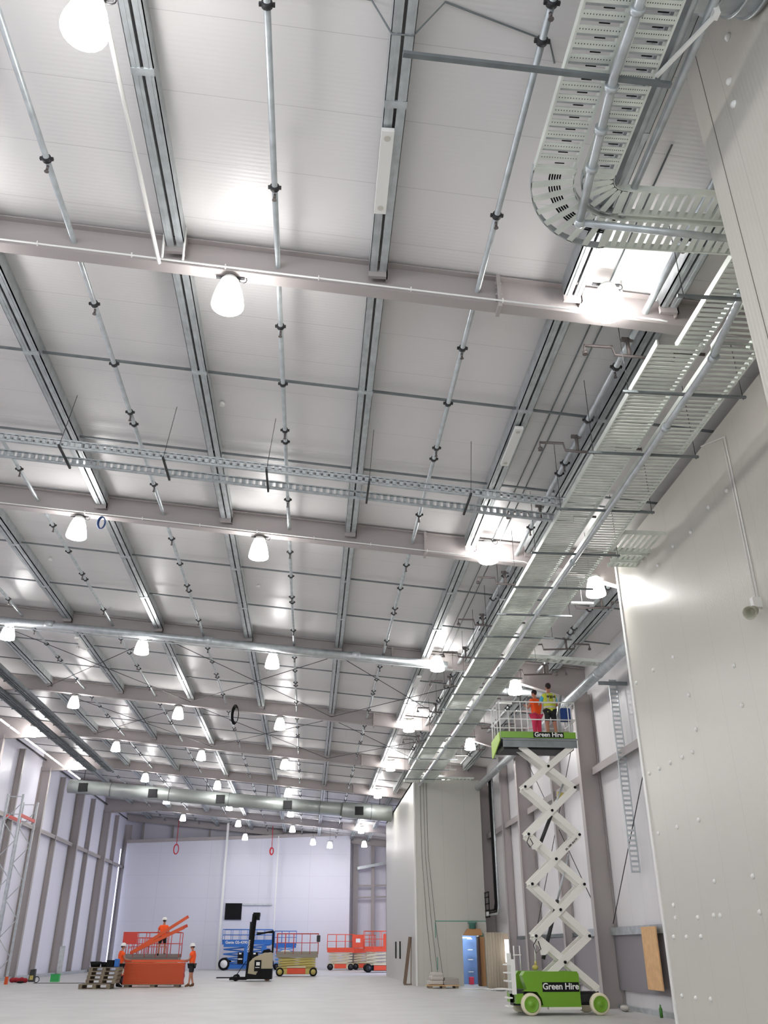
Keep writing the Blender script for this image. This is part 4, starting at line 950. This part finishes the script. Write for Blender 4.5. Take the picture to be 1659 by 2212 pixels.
person('person in orange shirt, dark trousers and white helmet left of the beam stack', (-8.72, 46.35, 0), math.radians(-60),
       {'wr_l': (-.2, .34, 1.1), 'el_l': (-.26, .08, 1.14), 'wr_r': (.12, .34, 1.1), 'el_r': (.25, .08, 1.14), 'jaw': (0, .06, 1.57), 'head': (0, .05, 1.65)},
       HIORANGE, BLKC, True, True, scale=1.03, boots=BLACK)
person('person in orange shirt and white helmet standing on the orange lift', (-7.36, 49.55, 1.24), math.radians(4),
       {'wr_l': (-.18, .3, 1.1), 'el_l': (-.28, .06, 1.12), 'wr_r': (.18, .3, 1.1), 'el_r': (.28, .06, 1.12), 'an_l': (-.16, -.02, .09), 'kn_l': (-.14, 0, .48), 'to_l': (-.19, .14, .035), 'an_r': (.16, -.02, .09), 'kn_r': (.14, 0, .48), 'to_r': (.19, .14, .035)},
       HIORANGE, BLKC, False, True, scale=1.0, boots=BLACK)
# timber pallets stack and things on it
def mk_pallet(x, y, z, dx, lb, g):
    e = empty('timber_pallet', (x, y, z), lb, 'pallet', g)
    for q in (-.53, 0, .53): MB().box(q-.07, q+.07, -.5, .5, .02, .12).build('pallet_block', WOOD, e)
    for q in (-.45, -.22, 0, .22, .45): MB().box(-.6, .6, q-.06, q+.06, .12, .142).build('deck_board', WOOD, e)
    MB().box(-.6, .6, -.5, -.4, 0, .02).build('bottom_board', WOOD, e); MB().box(-.6, .6, .4, .5, 0, .02).build('bottom_board', WOOD, e)
    return reg(e)
p0 = mk_pallet(-9.45, 45.2, 0, 0, 'grey timber pallet at the very bottom of the leaning pile', 'pile of grey pallets')
p0.scale = (1.15, 1, 1.4)
for q in range(4):
    o = copy_tree(p0, loc=(-9.22+.03*q, 45.3, .205+.165*q)); o.scale = (1.1, 1, 1.15); tag(o, f'grey timber pallet in the leaning pile, {ORD[q+1]} from the bottom', 'pallet', 'pile of grey pallets')
tag(MB().lathe([(.2, 0), (.26, .22), (.23, .22), (.2, .05)], (-9.62, 45.2, .87), (0, 0, 1), 14).build('black_tub', BLACK), 'round black tub on the pallet pile, left', 'tub')
tag(MB().lathe([(.14, 0), (.17, .2), (.14, .2)], (-9.25, 45.35, .87), (0, 0, 1), 14).build('black_tub', BLACK), 'small black tub on the pallet pile beside the crate', 'tub')
tag(MB().box(-9.1, -8.8, 45.0, 45.4, .87, 1.15).box(-9.12, -8.78, 44.98, 45.42, 1.1, 1.13).build('black_crate', BLACK), 'black crate on the pallet pile', 'crate')
tag(MB().box(-8.75, -8.56, 45.0, 45.35, .87, 1.2).build('blue_container', BLUE, bevel=.02), 'blue container on the pallet pile', 'container')
# ------------------------------------------------------------------ left: pallet racking frames
def upright(x, y, h, lb):
    e = empty('rack_frame', (x, y, 0), lb, 'racking')
    for sx in (-.38, .38): MB().box(sx-.05, sx+.05, -.05, .05, 0, h).build('rack_upright', GALV, e)
    m = MB(); z = .3; s = 1
    while z < h-1.2: m.bar((-.38*s, 0, z), (.38*s, 0, z+.9), .04, .04); z += .9; s = -s
    for z in (.25, h-1.0, h-.12): m.bar((-.38, 0, z), (.38, 0, z), .04, .04)
    m.build('lattice', GALV, e)
    for sx in (-.38, .38): MB().box(sx-.07, sx+.07, -.08, .08, 0, .35).build('foot_guard', ORANGE, e)
upright(-15.52, 48.1, 8.85, 'tall galvanised racking frame at the left edge, the nearer')
upright(-15.58, 51.0, 8.85, 'tall galvanised racking frame at the left edge, the farther')
for x, lb in ((-15.95, 'left of the two red cross beams high in the racking'), (-15.19, 'right of the two red cross beams high in the racking')):
    tag(MB().bar((x, 48.15, 7.85), (x, 50.95, 7.85), .06, .16).build('rack_beam', RED), lb, 'beam')
# clutter at left
e = empty('pressure_washer', (-14.5, 53, 0), 'dark upright pressure washer on the floor at the left', 'washer')
MB().prism([(-.15, .05), (-.1, .62), (.14, .66), (.16, .05)], -.15, .15).build('washer_body', DARK, e, bevel=.02); MB().box(-.08, .1, -.17, -.15, .15, .35).build('front_panel', YELLOW, e)
MB().tube([(.25+.14*math.cos(t*PI/8), 0, .16+.14*math.sin(t*PI/8)) for t in range(16)], .018, 6, closed=True).build('washer_wheel', BLACK, e)
o = MB()
for q in range(5): o.ball((-15.55+.16*q, 53.2+.05*math.sin(q*2), .13+.04*math.sin(q*3)), .16, .14, .12)
tag(o.build('red_tarpaulin', mat('red_cloth', srgb(160, 35, 45), .8)), 'crumpled red tarpaulin on the floor at the far left', 'tarpaulin')
tag(MB().ball((-14.95, 52.6, .05), .2, .12, .05).build('black_bag', BLACK), 'flat black bag on the floor before the pressure washer', 'bag')
tag(MB().box(-13.95, -13.5, 54.6, 54.9, 0, .38).box(-13.97, -13.48, 54.58, 54.92, .34, .38).build('green_tub', mat('green_plastic', srgb(50, 170, 90), .5)), 'bright green tub on the floor by the left wall', 'tub')
tag(MB().box(-13.78, -13.5, 55.0, 55.04, .4, 1.75).build('mirror_panel', GALV), 'narrow grey panel leaning behind the green tub', 'panel')
tag(MB().tube([(-14.2, 52.3, .01), (-13.2, 52.5, .01), (-12.5, 52.2, .01), (-11.6, 52.5, .01)], .015, 6).build('loose_cable', BLACK), 'black cable lying across the floor at the left', 'cable')
o = tag(MB().box(-17.2, -16.9, 50, 86, 0, .18).build('foot_rail', GALV), 'grey rail along the foot of the left wall', 'rail')
# ================================================================== FAR ROOM FRONT
dx0, dx1 = 7.72, 8.55
# lit little room behind the doorway
e = empty('shelf_unit', (8.1, 48.9, 0), 'white shelf posts inside the blue lit doorway', 'shelves')
BLR = mat('blue_curtain', srgb(128, 158, 210), .6)
struct(MB().box(7.5, 8.79, 49.3, 49.4, 0, 2.5).build('wall_doorway_back', BLR))
for z in (.55, 1.1, 1.55, 2.05): MB().box(.15, .4, -.1, .1, z, z+.04).build('shelf', WHITE, e)
MB().box(-.3, -.25, 0, .05, 1.2, 2.1).box(-.3, -.1, 0, .05, 1.2, 1.25).box(-.35, .35, 0, .05, 2.1, 2.15).build('shelf_frame', WHITE, e)
tag(MB().box(8.2, 8.42, 48.3, 48.6, .02, .35).build('red_crate', mat('pink_red_plastic', srgb(215, 60, 90), .5), bevel=.02), 'small red crate inside the blue doorway', 'crate')
area('doorway_lamp', (8.1, 48.3, 2.45), .6, 1.2, 40, (.8, .9, 1), (0, 0, -1))
tag(MB().box(8.42, 8.5, 46.65, 47.14, 0, 2.15).build('brown_board', mat('dark_brown_board', srgb(74, 50, 42), .7)), 'dark brown board standing in the doorway of the far room', 'board')
tag(MB().box(8.5, 8.78, 46.95, 47.12, 0, 2.15).build('plywood_board', mat('tan_plywood', srgb(188, 142, 96), .7)), 'tan plywood board right of the blue doorway', 'board')
tag(MB().prism([(7.74, 2.2), (8.72, 2.2), (8.6, 2.5), (7.95, 2.5)], 46.9, 47.12).build('plywood_header', bpy.data.materials['tan_plywood']), 'plywood piece above the blue doorway', 'board')
tag(MB().lathe([(.16, 0), (.17, .22), (.24, .26), (.24, .3)], (8.22, 47.0, 2.5), (0, 0, 1), 16).build('green_vent', mat('teal_plastic', srgb(80, 130, 118), .6)), 'round green vent above the plywood over the doorway', 'vent')
tag(MB().ball((8.68, 47.0, 2.22), .09, .07, .1).build('green_wrap', TAPE), 'small green wrap at the top of the tan board', 'wrap')
mt = MB().box(6.38, 8.95, 47.13, 47.148, 2.84, 2.87).box(6.36, 6.39, 47.13, 47.148, 2.1, 2.8).box(6.42, 6.45, 47.13, 47.148, .7, 1.25)
tag(mt.build('masking_tape', TAPE), 'green tape lines on the front of the far room', 'tape')
for j, x in enumerate((5.72, 5.9, 6.05)):
    tag(MB().tube([(x, 47.1, B2Z), (x+.03, 47.08, 6), (x+.22+.05*j, 47.1, 2.8), (x+.45+.1*j, 46.9, .05)], .009, 5).build('hanging_cable', DARK), f'thin cable hanging down the front of the far room, {ORD[j]} from the left', 'cable', 'hanging cables')
# leaning timber frame
tag(MB().bar((4.95, 48.6, .05), (5.25, 48.6, 2.15), .16, .14, (0, 1, 0)).bar((5.26, 48.55, .05), (5.3, 48.55, 2.15), .04, .04).box(4.9, 5.3, 48.5, 48.6, 0, .05).build('leaning_frame', mat('brown_timber', srgb(120, 100, 84), .7)), 'brown timber frame leaning on the corner of the far room', 'frame')
# wrapped packs on a pallet
e = empty('wrapped_pallet', (6.3, 44.6, 0), 'plastic wrapped bags on a pallet before the far room', 'pallet load')
MB().box(-.72, .72, -.45, .45, .1, .13).build('pallet_deck', PLY, e)
for q in (-.6, 0, .6): MB().box(q-.08, q+.08, -.45, .45, 0, .1).build('pallet_block', WOOD, e)
for q, (a, b_, z, w_) in enumerate(((-.35, 0, .24, .34), (.35, 0, .24, .34), (-.3, .1, .42, .3), (-.28, 0, .56, .26))):
    MB().box(a-w_, a+w_, -.36, .38, z-.1, z+.08).build('wrapped_bag', mat('grey_bag', srgb(190, 184, 176), .3), e, bevel=.05)
MB().box(.05, .7, -.4, .4, .13, .42).build('carton', mat('grey_carton', srgb(160, 154, 146), .6), e, bevel=.02)
# polythene curtain and window right of the doorway
def curtain(x0, x1, y, z1, name, lb, amp=.02, f=5, m=POLY):
    mb = MB(); n = 40
    for i in range(n+1):
        x = x0+(x1-x0)*i/n; yy = y+amp*math.sin(i*f/n*2)+amp*.5*math.sin(i*1.7)
        mb.v += [(x, yy, .02), (x, yy-.02*math.sin(i), z1*.5), (x, yy, z1)]
    for i in range(n):
        for q in (0, 1): a = i*3+q; mb.f.append((a, a+3, a+4, a+1)); mb.sm.append(True)
    o = mb.build(name, m); sd = o.modifiers.new('thick', 'SOLIDIFY'); sd.thickness = .004
    return tag(o, lb, 'curtain')
tag(MB().box(8.4, 9.6, 44.35, 44.4, 0, 2.25).build('curtain_backing_board', mat('beige_board', srgb(196, 180, 160), .7)), 'beige board behind the polythene sheet right of the doorway', 'board')
curtain(8.3, 9.15, 44.15, 2.3, 'polythene_sheet', 'clear polythene sheet draped right of the doorway')
curtain(9.3, 9.62, 43.6, 2.6, 'polythene_sheet', 'bluish polythene sheet draped beside the bright pane', m=mat('polythene_blue', srgb(200, 205, 215), .3, alpha=.5))
struct(MB().box(9.18, 9.42, 43.98, 44.02, 1.05, 2.0).build('window_1', mat('lit_pane', (1, 1, 1, 1), .4, emit=(1, 1, 1, 1), es=1.6)))
# vertical pipes on the right wall by the far room
for j, (dx, r_, m_) in enumerate(((0, .05, BLACK), (.0, .035, BLACK), (0, .05, GALV))):
    y = 44.6-.35*j
    tag(MB().tube([(8.98, y, 9.3), (8.98, y, 3.6-.1*j), (8.98, y+.25, 3.3-.1*j), (8.98, 46.6, 3.3-.1*j)], r_, 8).build('riser_pipe', m_), ['thick black riser pipe beside the far room, farthest', 'thin black riser pipe beside the far room, middle', 'pale riser pipe beside the far room, nearest'][j], 'pipe', 'riser pipes')
e = empty('pipe_rack', (8.95, 46.2, 3.0), 'black pipe rack box at the foot of the riser pipes', 'rack')
MB().box(-.02, .02, .85, .9, 0, 1.15).build('rack_frame_post', BLACK, e); MB().box(-.02, .02, -.1, -.05, 0, 1.15).build('rack_frame_post', BLACK, e)
for z in (0, .3, .6, .9, 1.12): MB().box(-.03, .03, -.1, .9, z, z+.05).build('rack_shelf', BLACK, e)
for q in range(4): MB().box(-.02, .0, -.0+.2*q, .1+.2*q, .08, .26).build('insulated_stub', WHITE, e)
# things on the floor
tag(MB().tube([(6.9, 43.6, .02), (7.3, 42.5, .02), (7.9, 43.1, .02), (8.3, 42.3, .02), (8.0, 41.8, .02)], .02, 6).build('loose_hose', WHITE), 'white hose on the floor before the polythene sheet', 'hose')
tag(MB().ball((8.35, 41.5, .06), .3, .25, .06).build('dust_sheet', WHITE), 'white dust sheet bunched on the floor before the doorway', 'sheet')
tag(MB().ball((9.2, 27.8, .08), .1, .3, .08).build('rubble_bag', mat('grey_rubble', srgb(180, 176, 168), .9)), 'pale rubble at the foot of the right wall column', 'rubble')
tag(MB().lathe([(.04, 0), (.045, .2), (.02, .25), (.02, .3)], (9.3, 25.2, 0), (0, 0, 1), 12).build('green_bottle', mat('green_bottle_plastic', srgb(60, 120, 40), .4)), 'green bottle on the floor by the side room corner', 'bottle')
